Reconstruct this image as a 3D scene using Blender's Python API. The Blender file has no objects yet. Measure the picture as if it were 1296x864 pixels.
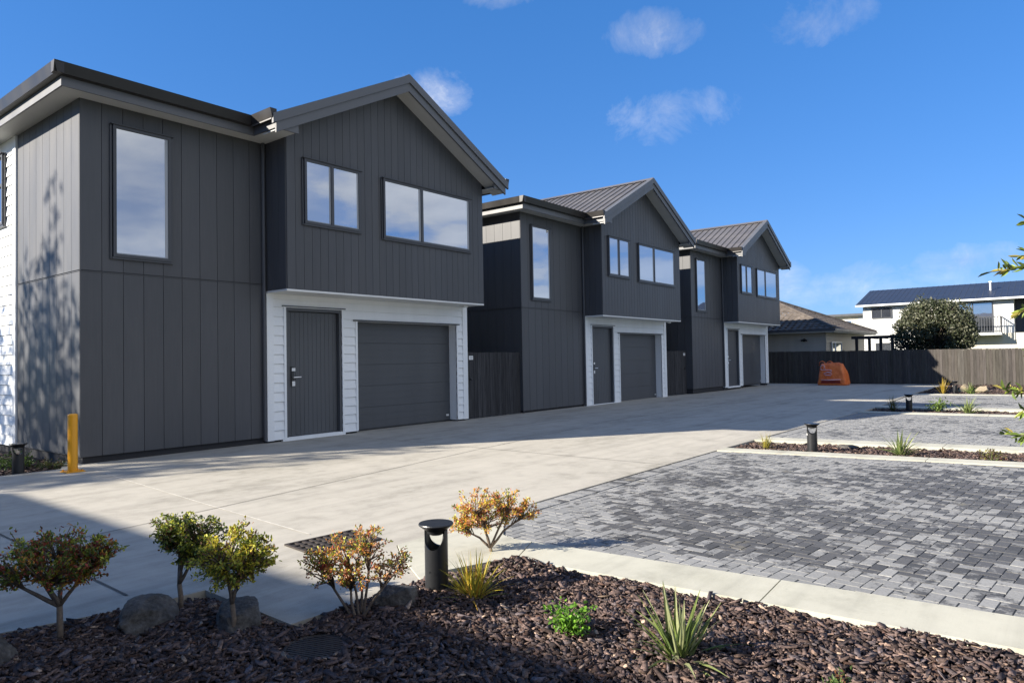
import bpy, math, random
import numpy as np
from mathutils import Vector, Matrix
random.seed(7)
RNG = np.random.default_rng(11)
SC = bpy.context.scene
COL = SC.collection
V = Vector

# ------------------------------------------------------------------ helpers
class MB:
    """collects faces and links them as ONE mesh object"""
    def __init__(s):
        s.v = []; s.f = []; s.t = []
    def face(s, pts, tint=None):
        n = len(s.v); s.v.extend([tuple(p) for p in pts]); s.f.append(tuple(range(n, n + len(pts)))); s.t.append(tint)
    def mesh(s, pts, faces, tint=None):
        n = len(s.v); s.v.extend([tuple(p) for p in pts])
        for f in faces:
            s.f.append(tuple(n + i for i in f)); s.t.append(tint)
    def box(s, a, b, tint=None):
        x0, y0, z0 = a; x1, y1, z1 = b
        x0, x1 = min(x0, x1), max(x0, x1); y0, y1 = min(y0, y1), max(y0, y1); z0, z1 = min(z0, z1), max(z0, z1)
        P = [(x0,y0,z0),(x1,y0,z0),(x1,y1,z0),(x0,y1,z0),(x0,y0,z1),(x1,y0,z1),(x1,y1,z1),(x0,y1,z1)]
        s.mesh(P, [(0,3,2,1),(4,5,6,7),(0,1,5,4),(1,2,6,5),(2,3,7,6),(3,0,4,7)], tint)
    def ext(s, poly, O, U, W, N, t, tint=None):
        """polygon (u,w) in the plane O+u*U+w*W, thickened by t along N"""
        O, U, W, N = V(O), V(U), V(W), V(N)
        a = [O + U*p[0] + W*p[1] for p in poly]; b = [p + N*t for p in a]
        n = len(a)
        if U.cross(W).dot(N) * t < 0:
            a.reverse(); b.reverse()
        F = [tuple(range(n-1, -1, -1)), tuple(range(n, 2*n))]
        for i in range(n):
            j = (i+1) % n
            F.append((i, j, n+j, n+i))
        s.mesh(a + b, F, tint)
    def tube(s, pts, rad, n=6, cap=True, tint=None):
        pts = [V(p) for p in pts]; m = len(pts)
        if not hasattr(rad, '__len__'): rad = [rad]*m
        P = []; ref = V((0,0,1))
        for i in range(m):
            d = (pts[min(i+1, m-1)] - pts[max(i-1, 0)])
            if d.length < 1e-9: d = V((0,0,1))
            d.normalize()
            r = ref if abs(d.dot(ref)) < .95 else V((1,0,0))
            a = d.cross(r).normalized(); b = a.cross(d).normalized()
            for k in range(n):
                q = 2*math.pi*k/n
                P.append(pts[i] + (a*math.cos(q) + b*math.sin(q))*rad[i])
        F = []
        for i in range(m-1):
            for k in range(n):
                F.append((i*n+k, i*n+(k+1) % n, (i+1)*n+(k+1) % n, (i+1)*n+k))
        if cap:
            F.append(tuple(range(n-1, -1, -1))); F.append(tuple(range((m-1)*n, m*n)))
        s.mesh(P, F, tint)
    def lathe(s, prof, n=32, c=(0,0,0), tint=None):
        P = []; F = []; m = len(prof)
        for r, z in prof:
            for k in range(n):
                q = 2*math.pi*k/n
                P.append((c[0]+r*math.cos(q), c[1]+r*math.sin(q), c[2]+z))
        for i in range(m-1):
            for k in range(n):
                F.append((i*n+k, i*n+(k+1) % n, (i+1)*n+(k+1) % n, (i+1)*n+k))
        F.append(tuple(range(n-1, -1, -1))); F.append(tuple(range((m-1)*n, m*n)))
        s.mesh(P, F, tint)
    def build(s, name, mat, parent=None, smooth=False, loc=None):
        me = bpy.data.meshes.new(name); me.from_pydata(s.v, [], s.f); me.update()
        if any(t is not None for t in s.t):
            at = me.attributes.new('tint', 'FLOAT_COLOR', 'FACE')
            buf = np.ones((len(s.f), 4), np.float32)
            for i, t in enumerate(s.t):
                if t is not None: buf[i, :3] = t
            at.data.foreach_set('color', buf.ravel())
        if smooth: me.shade_smooth()
        me.materials.append(mat)
        o = bpy.data.objects.new(name, me); COL.objects.link(o)
        if parent: o.parent = parent
        if loc: o.location = loc
        return o

def np_mesh(name, verts, quads, tint, mat, parent=None, smooth=False):
    """big vectorised mesh: verts (n,3), faces (m,k) of one size, tint (m,3)"""
    k = quads.shape[1]
    me = bpy.data.meshes.new(name)
    me.vertices.add(len(verts)); me.vertices.foreach_set('co', verts.astype(np.float32).ravel())
    me.loops.add(quads.size); me.loops.foreach_set('vertex_index', quads.astype(np.int32).ravel())
    me.polygons.add(len(quads)); me.polygons.foreach_set('loop_start', (np.arange(len(quads))*k).astype(np.int32))
    me.polygons.foreach_set('loop_total', np.full(len(quads), k, np.int32))
    me.update(calc_edges=True); me.validate()
    at = me.attributes.new('tint', 'FLOAT_COLOR', 'FACE')
    buf = np.ones((len(quads), 4), np.float32); buf[:, :3] = tint
    at.data.foreach_set('color', buf.ravel())
    if smooth: me.shade_smooth()
    me.materials.append(mat)
    o = bpy.data.objects.new(name, me); COL.objects.link(o)
    if parent: o.parent = parent
    return o

def tag(o, label=None, cat=None, group=None, kind=None):
    if label: o['label'] = label
    if cat: o['category'] = cat
    if group: o['group'] = group
    if kind: o['kind'] = kind
    return o

def thing(name, label, cat, loc=(0,0,0), rz=0, group=None):
    o = bpy.data.objects.new(name, None); COL.objects.link(o); o.empty_display_size = .2
    o.location = loc; o.rotation_euler = (0, 0, rz)
    return tag(o, label, cat, group)

def copy_tree(o, parent=None):
    c = o.copy(); COL.objects.link(c)
    if parent: c.parent = parent
    for ch in list(o.children): copy_tree(ch, c)
    return c

# ------------------------------------------------------------------ materials
def new_mat(name):
    m = bpy.data.materials.new(name); m.use_nodes = True
    nt = m.node_tree; nt.nodes.clear()
    out = nt.nodes.new('ShaderNodeOutputMaterial')
    return m, nt, out

def N(nt, typ, **kw):
    n = nt.nodes.new(typ)
    for k, v in kw.items():
        if k.startswith('_'): setattr(n, k[1:], v)
        else: n.inputs[k.replace('__', ' ')].default_value = v
    return n

def L(nt, a, b): nt.links.new(a, b)

def ramp(nt, stops, interp='LINEAR'):
    r = nt.nodes.new('ShaderNodeValToRGB'); cr = r.color_ramp; cr.interpolation = interp
    while len(cr.elements) < len(stops): cr.elements.new(.5)
    for e, (p, c) in zip(cr.elements, stops):
        e.position = p; e.color = (c[0], c[1], c[2], 1) if hasattr(c, '__len__') else (c, c, c, 1)
    return r

def mixc(nt, fac, a, b, mode='MIX'):
    m = nt.nodes.new('ShaderNodeMix'); m.data_type = 'RGBA'; m.blend_type = mode
    for sock, val in ((m.inputs['Factor'], fac), (m.inputs['A'], a), (m.inputs['B'], b)):
        if isinstance(val, bpy.types.NodeSocket): nt.links.new(val, sock)
        elif hasattr(val, '__len__'): sock.default_value = (val[0], val[1], val[2], 1)
        elif sock.type == 'RGBA': sock.default_value = (val, val, val, 1)
        else: sock.default_value = val
    return m.outputs['Result']

def mth(nt, op, a, b=0., c=None, clamp=False):
    m = nt.nodes.new('ShaderNodeMath'); m.operation = op; m.use_clamp = clamp
    for i, val in enumerate((a, b, c)):
        if val is None: continue
        if isinstance(val, bpy.types.NodeSocket): nt.links.new(val, m.inputs[i])
        else: m.inputs[i].default_value = val
    return m.outputs[0]

def noise(nt, vec, scale, detail=4, rough=.55, dim='3D'):
    n = nt.nodes.new('ShaderNodeTexNoise'); n.inputs['Scale'].default_value = scale
    n.inputs['Detail'].default_value = detail; n.inputs['Roughness'].default_value = rough
    if vec is not None: nt.links.new(vec, n.inputs['Vector'])
    return n.outputs['Fac']

def coords(nt, scale=(1,1,1), which='Object'):
    t = nt.nodes.new('ShaderNodeTexCoord'); mp = nt.nodes.new('ShaderNodeMapping')
    mp.inputs['Scale'].default_value = scale
    nt.links.new(t.outputs[which], mp.inputs['Vector'])
    return mp.outputs['Vector']

def princ(nt, out, base, rough=.6, metal=0., spec=.5, normal=None):
    b = nt.nodes.new('ShaderNodeBsdfPrincipled')
    for sock, val in ((b.inputs['Base Color'], base), (b.inputs['Roughness'], rough), (b.inputs['Metallic'], metal), (b.inputs['Specular IOR Level'], spec)):
        if isinstance(val, bpy.types.NodeSocket): nt.links.new(val, sock)
        elif hasattr(val, '__len__'): sock.default_value = (val[0], val[1], val[2], 1)
        else: sock.default_value = val
    if normal is not None: nt.links.new(normal, b.inputs['Normal'])
    nt.links.new(b.outputs[0], out.inputs['Surface'])
    return b

def bump(nt, h, strength=.3, dist=.01):
    b = nt.nodes.new('ShaderNodeBump'); b.inputs['Strength'].default_value = strength; b.inputs['Distance'].default_value = dist
    nt.links.new(h, b.inputs['Height'])
    return b.outputs['Normal']

def paint(name, col, rough=.55, var=.12, streak=(1,1,.15), metal=0., spec=.4, bmp=.05, sc=3.):
    """painted / coated surface with faint weathering"""
    m, nt, out = new_mat(name)
    c = coords(nt, streak)
    n1 = noise(nt, c, sc, 5); n2 = noise(nt, coords(nt), 45, 3)
    f = mth(nt, 'ADD', mth(nt, 'MULTIPLY', n1, .75), mth(nt, 'MULTIPLY', n2, .25))
    r = ramp(nt, [(.3, [x*(1-var) for x in col]), (.7, [min(1, x*(1+var)) for x in col])])
    L(nt, f, r.inputs[0])
    rr = mth(nt, 'MULTIPLY_ADD', n1, .25, rough-.12)
    princ(nt, out, r.outputs[0], rr, metal, spec, bump(nt, n2, bmp, .004))
    return m

def tinted(name, base=(1,1,1), rough=.8, transl=0., spec=.3, var=.25, sc=40, bmp=.0, rim=None):
    """colour comes from the 'tint' face attribute, broken up by noise"""
    m, nt, out = new_mat(name)
    a = nt.nodes.new('ShaderNodeAttribute'); a.attribute_name = 'tint'
    n1 = noise(nt, coords(nt), sc, 3)
    g = ramp(nt, [(.25, 1-var), (.75, 1+var)]); L(nt, n1, g.inputs[0])
    col = mixc(nt, 1., a.outputs['Color'], g.outputs[0], 'MULTIPLY')
    nm = bump(nt, n1, bmp, .006) if bmp else None
    if transl:
        b = nt.nodes.new('ShaderNodeBsdfPrincipled'); L(nt, col, b.inputs['Base Color'])
        b.inputs['Roughness'].default_value = rough; b.inputs['Specular IOR Level'].default_value = spec
        t = nt.nodes.new('ShaderNodeBsdfTranslucent'); L(nt, col, t.inputs['Color'])
        x = nt.nodes.new('ShaderNodeMixShader'); x.inputs[0].default_value = transl
        L(nt, b.outputs[0], x.inputs[1]); L(nt, t.outputs[0], x.inputs[2]); L(nt, x.outputs[0], out.inputs['Surface'])
    else:
        princ(nt, out, col, rough, 0, spec, nm)
    return m

M = {}
M['clad'] = paint('charcoal_cladding', (.073,.075,.081), .50, .17, spec=.42)
def mat_boards():
    m, nt, out = new_mat('charcoal_boards')
    at = nt.nodes.new('ShaderNodeAttribute'); at.attribute_name = 'tint'
    n1 = noise(nt, coords(nt, (1,1,.2)), 2.2, 6, .65); n2 = noise(nt, coords(nt, (9,9,.6)), 4, 4); n3 = noise(nt, coords(nt), 60, 2)
    r = ramp(nt, [(.28,(.060,.062,.067)),(.5,(.073,.075,.081)),(.74,(.090,.091,.095))]); L(nt, mth(nt,'ADD',mth(nt,'MULTIPLY',n1,.65),mth(nt,'MULTIPLY',n2,.35)), r.inputs[0])
    c = mixc(nt, 1., r.outputs[0], at.outputs['Color'], 'MULTIPLY')
    princ(nt, out, c, mth(nt,'MULTIPLY_ADD',n1,.3,.36), 0, .42, bump(nt, mth(nt,'ADD',n1,mth(nt,'MULTIPLY',n3,.05)), .12, .01))
    return m
M['boards'] = mat_boards()
M['clad_plinth'] = paint('dark_plinth', (.03,.03,.033), .8)
M['white'] = paint('white_weatherboard_paint', (.82,.835,.83), .5, .06)
M['soffit'] = paint('soffit_paint', (.50,.50,.48), .6, .05)
M['overhang_soffit'] = paint('overhang_soffit_paint', (.72,.72,.69), .6, .05)
M['gutter'] = paint('dark_gutter', (.024,.022,.021), .4, .15, spec=.4)
M['fascia'] = paint('fascia_paint', (.085,.088,.094), .5, .1, spec=.8)
M['roof'] = paint('ribbed_roof_steel', (.10,.092,.086), .42, .2, (1,.2,1), spec=.9)
M['frame'] = paint('dark_aluminium', (.058,.061,.068), .4, .1)
M['door'] = paint('door_paint', (.082,.086,.092), .45, .1)
M['garage'] = paint('garage_door_steel', (.076,.080,.086), .45, .12)
M['whiteplastic'] = paint('white_plastic', (.75,.75,.73), .4, .04)
M['black'] = paint('black_powdercoat', (.016,.017,.019), .38, .2, spec=.5)
M['blackgap'] = paint('dark_recess', (.008,.008,.009), .9)
M['yellow'] = paint('yellow_powdercoat', (.78,.35,.012), .35, .08, spec=.5)
M['blueroof'] = paint('blue_roof_steel', (.020,.027,.046), .5, .2, (1,.2,1), spec=.5)
M['beige'] = paint('beige_weatherboard', (.42,.38,.32), .6, .08)
M['cream'] = paint('cream_wall', (.50,.47,.39), .7, .08)
M['whitewall'] = paint('bright_plaster', (.55,.55,.53), .7, .05)
M['reveal'] = paint('pale_window_reveal', (.36,.38,.40), .5, .05)
M['greypanel'] = paint('grey_panel', (.42,.43,.42), .6, .08)
M['darkwood'] = paint('dark_stained_post', (.018,.017,.017), .8, .2)
M['cast'] = paint('cast_iron', (.040,.032,.027), .55, .35, (1,1,1), spec=.5, bmp=.4, sc=14)

def mat_steel():
    m, nt, out = new_mat('brushed_steel')
    n1 = noise(nt, coords(nt, (1,1,30)), 20)
    r = ramp(nt, [(.3,(.6,.6,.6)),(.7,(.8,.8,.79))]); L(nt, n1, r.inputs[0])
    princ(nt, out, r.outputs[0], .3, 1.)
    return m
M['steel'] = mat_steel()

def mat_glass(name, refl, tint=(.80,.86,.95), inner=(.05,.055,.065)):
    """coated double glazing: mirror-like reflection over a dim room"""
    m, nt, out = new_mat(name)
    n1 = noise(nt, coords(nt, (1,1,1)), .9, 2)
    d = nt.nodes.new('ShaderNodeBsdfDiffuse')
    r = ramp(nt, [(.3,[x*.7 for x in inner]),(.7,[x*1.4 for x in inner])]); L(nt, n1, r.inputs[0]); L(nt, r.outputs[0], d.inputs['Color'])
    g = nt.nodes.new('ShaderNodeBsdfGlossy'); g.inputs['Roughness'].default_value = .015; g.inputs['Color'].default_value = (*tint, 1)
    L(nt, bump(nt, noise(nt, coords(nt), 1.3, 1), .06, .03), g.inputs['Normal'])
    lw = nt.nodes.new('ShaderNodeLayerWeight'); lw.inputs['Blend'].default_value = .35
    f = mth(nt, 'MULTIPLY_ADD', lw.outputs['Fresnel'], .6, refl, clamp=True)
    x = nt.nodes.new('ShaderNodeMixShader'); L(nt, f, x.inputs[0]); L(nt, d.outputs[0], x.inputs[1]); L(nt, g.outputs[0], x.inputs[2])
    L(nt, x.outputs[0], out.inputs['Surface'])
    return m
M['glass'] = mat_glass('window_glass', .47)

def mat_concrete(name, base, stain=.35, broom=True):
    m, nt, out = new_mat(name)
    big = noise(nt, coords(nt, (.35,1.0,1)), .9, 6, .62)
    mid = noise(nt, coords(nt, (1,1,1)), 5.5, 5, .6)
    fine = noise(nt, coords(nt), 160, 2)
    br = noise(nt, coords(nt, (2.5, 55, 1)), 1.6, 3)
    tyre = noise(nt, coords(nt, (.10, 1.6, 1)), 2.2, 4, .6)
    f = mth(nt, 'ADD', mth(nt, 'MULTIPLY', big, .5), mth(nt, 'MULTIPLY', mid, .3))
    f = mth(nt, 'ADD', f, mth(nt, 'MULTIPLY', fine, .2))
    c0 = [x*(1-stain) for x in base]; c0[2] *= .96
    c1 = [x*(1+stain*.35) for x in base]
    r = ramp(nt, [(.30, c0), (.48, base), (.68, c1)]); L(nt, f, r.inputs[0])
    t = ramp(nt, [(.50, 1.), (.72, .80)]); L(nt, tyre, t.inputs[0])
    col = mixc(nt, 1., r.outputs[0], t.outputs[0], 'MULTIPLY')
    b2 = ramp(nt, [(.3, .93), (.7, 1.04)]); L(nt, br, b2.inputs[0])
    pz = noise(nt, coords(nt, (1,1,1)), 1.7, 7, .7); pr = ramp(nt, [(.36, .86), (.47, 1.), (.60, 1.05)]); L(nt, pz, pr.inputs[0]); col = mixc(nt, 1., col, pr.outputs[0], 'MULTIPLY')
    col = mixc(nt, .8 if broom else .2, col, mixc(nt, 1., col, b2.outputs[0], 'MULTIPLY'))
    sp = noise(nt, coords(nt), 27, 2); sr = ramp(nt, [(.22, .72), (.31, 1.)]); L(nt, sp, sr.inputs[0])
    col = mixc(nt, .6, col, mixc(nt, 1., col, sr.outputs[0], 'MULTIPLY'))
    princ(nt, out, col, .85, 0, .25, bump(nt, mth(nt, 'ADD', mth(nt,'MULTIPLY',br,.6), fine), .16, .004))
    return m
M['concrete'] = mat_concrete('driveway_concrete', [.385,.360,.308], .42)
M['kerb'] = mat_concrete('kerb_concrete', [.425,.412,.34], .22, False)
M['sawcut'] = paint('saw_cut', (.10,.095,.085), .95)
M['palejoint'] = paint('pale_joint_filler', (.52,.50,.45), .9, .3, sc=9)

def mat_paver():
    m, nt, out = new_mat('block_paver')
    a = nt.nodes.new('ShaderNodeAttribute'); a.attribute_name = 'tint'   # r: random tone, g: how damp the block is
    sp = nt.nodes.new('ShaderNodeSeparateColor'); L(nt, a.outputs['Color'], sp.inputs[0])
    c = coords(nt)
    n1 = noise(nt, c, 9, 5, .7); n2 = noise(nt, c, 60, 3); n3 = noise(nt, c, 1.1, 3)
    f = mth(nt, 'ADD', sp.outputs[1], mth(nt, 'MULTIPLY', mth(nt, 'SUBTRACT', n1, .5), 1.15))
    f = mth(nt, 'ADD', f, mth(nt, 'MULTIPLY', mth(nt, 'SUBTRACT', n2, .5), .30))
    damp = ramp(nt, [(.44, 0.), (.56, 1.)]); L(nt, f, damp.inputs[0])
    light = mixc(nt, sp.outputs[0], (.188,.189,.186), (.250,.250,.244))
    dark = mixc(nt, sp.outputs[0], (.060,.060,.060), (.096,.095,.095))
    col = mixc(nt, damp.outputs[0], light, dark)
    g = ramp(nt, [(.3, .86), (.7, 1.12)]); L(nt, n2, g.inputs[0]); col = mixc(nt, 1., col, g.outputs[0], 'MULTIPLY')
    y = ramp(nt, [(.70, 0.), (.78, .55)]); L(nt, noise(nt, c, 1.7, 4), y.inputs[0])
    col = mixc(nt, y.outputs[0], col, (.26,.23,.14))
    rr = ramp(nt, [(0, .9), (1, .7)]); L(nt, damp.outputs[0], rr.inputs[0])
    princ(nt, out, col, rr.outputs[0], 0, .3, bump(nt, n2, .35, .004))
    return m
M['paver'] = mat_paver()
M['sand'] = paint('joint_sand', (.17,.165,.15), .95, .25, (1,1,1), sc=12)
M['soil'] = paint('dark_soil', (.022,.018,.015), .95, .3, (1,1,1), bmp=.5, sc=12)
M['lawn'] = paint('grass_ground', (.055,.075,.025), .95, .4, (1,1,1), bmp=.5, sc=2)
M['chip'] = tinted('bark_chip', rough=.9, var=.55, sc=110, bmp=.0, spec=.12)
M['leaf'] = tinted('leaf', rough=.45, transl=.40, var=.18, sc=60, spec=.4)
M['bark'] = tinted('stem_bark', rough=.85, var=.3, sc=70, bmp=.3)

def mat_rock(name, a, b):
    m, nt, out = new_mat(name)
    c = coords(nt)
    n1 = noise(nt, c, 7, 8, .65); n2 = noise(nt, c, 55, 4)
    r = ramp(nt, [(.3, a), (.52, [(x+y)/2 for x, y in zip(a, b)]), (.72, b)]); L(nt, n1, r.inputs[0])
    g = ramp(nt, [(.3,.75),(.7,1.2)]); L(nt, n2, g.inputs[0])
    princ(nt, out, mixc(nt, 1., r.outputs[0], g.outputs[0], 'MULTIPLY'), .85, 0, .3, bump(nt, mth(nt,'ADD',n1,mth(nt,'MULTIPLY',n2,.3)), .6, .02))
    return m
M['rock'] = mat_rock('grey_basalt', (.040,.037,.034), (.15,.14,.128))
M['tanrock'] = mat_rock('tan_rock', (.24,.19,.12), (.42,.35,.25))

def mat_fence(name, a, b):
    m, nt, out = new_mat(name)
    at = nt.nodes.new('ShaderNodeAttribute'); at.attribute_name = 'tint'
    n1 = noise(nt, coords(nt, (6,6,.5)), 3, 5); n2 = noise(nt, coords(nt, (40,40,1.2)), 3, 3)
    kn = noise(nt, coords(nt, (5,5,3)), 2.2, 2); kr = ramp(nt, [(.24,.45),(.34,1.)]); L(nt, kn, kr.inputs[0])
    r = ramp(nt, [(.3, a), (.7, b)]); L(nt, n1, r.inputs[0])
    g = ramp(nt, [(.3,.8),(.7,1.15)]); L(nt, n2, g.inputs[0])
    c = mixc(nt, 1., mixc(nt, 1., r.outputs[0], g.outputs[0], 'MULTIPLY'), at.outputs['Color'], 'MULTIPLY')
    c = mixc(nt, .8, c, mixc(nt, 1., c, kr.outputs[0], 'MULTIPLY'))
    princ(nt, out, c, .85, 0, .2, bump(nt, n2, .4, .004))
    return m
M['fence'] = mat_fence('weathered_fence_timber', (.050,.045,.040), (.082,.075,.067))
M['gate'] = mat_fence('black_stained_timber', (.028,.028,.030), (.065,.064,.066))

def mat_tiles(name, a, b):
    m, nt, out = new_mat(name)
    at = nt.nodes.new('ShaderNodeAttribute'); at.attribute_name = 'tint'
    n1 = noise(nt, coords(nt), 3, 5)
    r = ramp(nt, [(.3, a), (.7, b)]); L(nt, n1, r.inputs[0])
    c = mixc(nt, 1., r.outputs[0], at.outputs['Color'], 'MULTIPLY')
    princ(nt, out, c, .7, 0, .3)
    return m
M['tiles'] = mat_tiles('brown_roof_tile', (.075,.062,.052), (.125,.105,.088))

def mat_bag():
    m, nt, out = new_mat('orange_woven_plastic')
    c = coords(nt)
    n1 = noise(nt, c, 5, 6, .7); n2 = noise(nt, coords(nt,(1,1,1)), 90, 2)
    r = ramp(nt, [(.3,(.70,.12,.02)),(.6,(.90,.22,.05)),(.8,(.95,.36,.14))]); L(nt, n1, r.inputs[0])
    princ(nt, out, r.outputs[0], .45, 0, .4, bump(nt, mth(nt,'ADD',n1,mth(nt,'MULTIPLY',n2,.15)), .9, .05))
    return m
M['bag'] = mat_bag()
M['bagprint'] = paint('faded_pink_print', (.72,.42,.42), .6, .15, (1,1,1))
M['bagslot'] = paint('dark_red_fold', (.22,.016,.008), .6, .2)

# ------------------------------------------------------------------ townhouse
X1, Y1 = 3.909, 10.82
ZJ, ZS, ZO, PROJ = 2.715, 5.165, 2.583, .6285
XL, XE, XA, ZE, ZA = 2.46, 8.31, 5.385, 5.325, 6.83
SL = (ZA - ZE)/(XA - XL)
X_ = (1,0,0); Y_ = (0,1,0); Z_ = (0,0,1); NX = (-1,0,0); NY = (0,-1,0)

def vboards(mb, O, U, Nn, u0, u1, zb, ztop, n, gap=.007, t=.014, kinks=()):
    w = (u1-u0)/n
    for i in range(n):
        a = u0+i*w+gap/2; b = u0+(i+1)*w-gap/2
        poly = [(a, zb), (b, zb), (b, ztop(b))]
        for k in kinks:
            if a < k < b: poly.append((k, ztop(k)))
        poly.append((a, ztop(a)))
        c = random.uniform(.93, 1.07); mb.ext(poly, O, U, Z_, Nn, t, (c, c, c*random.uniform(.99,1.01)))

def wboards(mb, O, U, Nn, u0, u1, z0, z1, h=.165, openings=()):
    O, U, Nn = V(O), V(U), V(Nn); z = z0
    while z < z1-.01:
        zt = min(z+h, z1); segs = [(u0, u1)]
        for (a, b, za, zb_) in openings:
            if za < (z+zt)/2 < zb_:
                ns = []
                for s, e in segs:
                    if b <= s or a >= e: ns.append((s, e)); continue
                    if a > s: ns.append((s, a))
                    if b < e: ns.append((b, e))
                segs = ns
        for s, e in segs:
            A, B = O+U*s, O+U*e
            P = [A+V((0,0,z+.007)), B+V((0,0,z+.007)), B+V((0,0,zt)), A+V((0,0,zt))]
            Q = [A+V((0,0,z+.007))+Nn*.027, B+V((0,0,z+.007))+Nn*.027, B+V((0,0,zt-.002))+Nn*.007, A+V((0,0,zt-.002))+Nn*.007]
            mb.mesh(P+Q, [(0,1,2,3)[::-1], (4,5,6,7), (0,1,5,4), (1,2,6,5), (2,3,7,6), (3,0,4,7)])
        z = zt

def window(parent, O, U, Nn, u0, u1, z0, z1, bars=(), label=None, transom=None):
    """aluminium window: frame with head and sill flashings, one pane mesh per light"""
    O, U, Nn = V(O), V(U), V(Nn)
    w = bpy.data.objects.new('window', None); COL.objects.link(w); w.parent = parent; w.empty_display_size = .1
    f = MB(); fw = .045
    def bar(a, b, za, zb_, n0=0., t=.045):
        f.ext([(a, za), (b, za), (b, zb_), (a, zb_)], O+Nn*n0, U, Z_, Nn, t)
    bar(u0-fw, u0, z0-fw, z1+fw); bar(u1, u1+fw, z0-fw, z1+fw); bar(u0, u1, z1, z1+fw); bar(u0, u1, z0-fw, z0)
    bar(u0-fw-.035, u1+fw+.035, z1+fw, z1+fw+.012, 0, .07)
    bar(u0-fw-.035, u0-fw-.012, z0-fw-.03, z1+fw-.003, 0, .022); bar(u1+fw+.012, u1+fw+.035, z0-fw-.03, z1+fw-.003, 0, .022)
    bar(u0-fw-.012, u1+fw+.012, z0-fw-.03, z0-fw-.002, 0, .035)
    edges = [u0]+[b for b in bars]+[u1]
    for b in bars: bar(b-.028, b+.028, z0, z1, 0, .05)
    if transom: bar(u0, u1, transom-.025, transom+.025, 0, .047)
    f.build('frame', M['frame'], w)
    spans = [(edges[i]+(.028 if i else 0), edges[i+1]-(.028 if i < len(edges)-2 else 0)) for i in range(len(edges)-1)]
    zs = [(z0, z1)] if not transom else [(z0, transom-.025), (transom+.025, z1)]
    for a, b in spans:
        for za, zb_ in zs:
            p = MB(); p.ext([(a, za), (b, za), (b, zb_), (a, zb_)], O+Nn*.012, U, Z_, Nn, .012)
            p.build('pane', M['glass'], w)
        r = MB(); za, zb_ = zs[0]; wv = min(.05, (b-a)*.06)
        r.ext([(b-wv, za), (b, za), (b, zb_), (b-wv, zb_)], O+Nn*.0245, U, Z_, Nn, .004); r.ext([(a, za), (b-wv, za), (b-wv, za+.018), (a, za+.018)], O+Nn*.0245, U, Z_, Nn, .004); r.build('reveal', M['reveal'], w)
    return w

def roofz(x): return ZA - SL*abs(x-XA)

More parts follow.
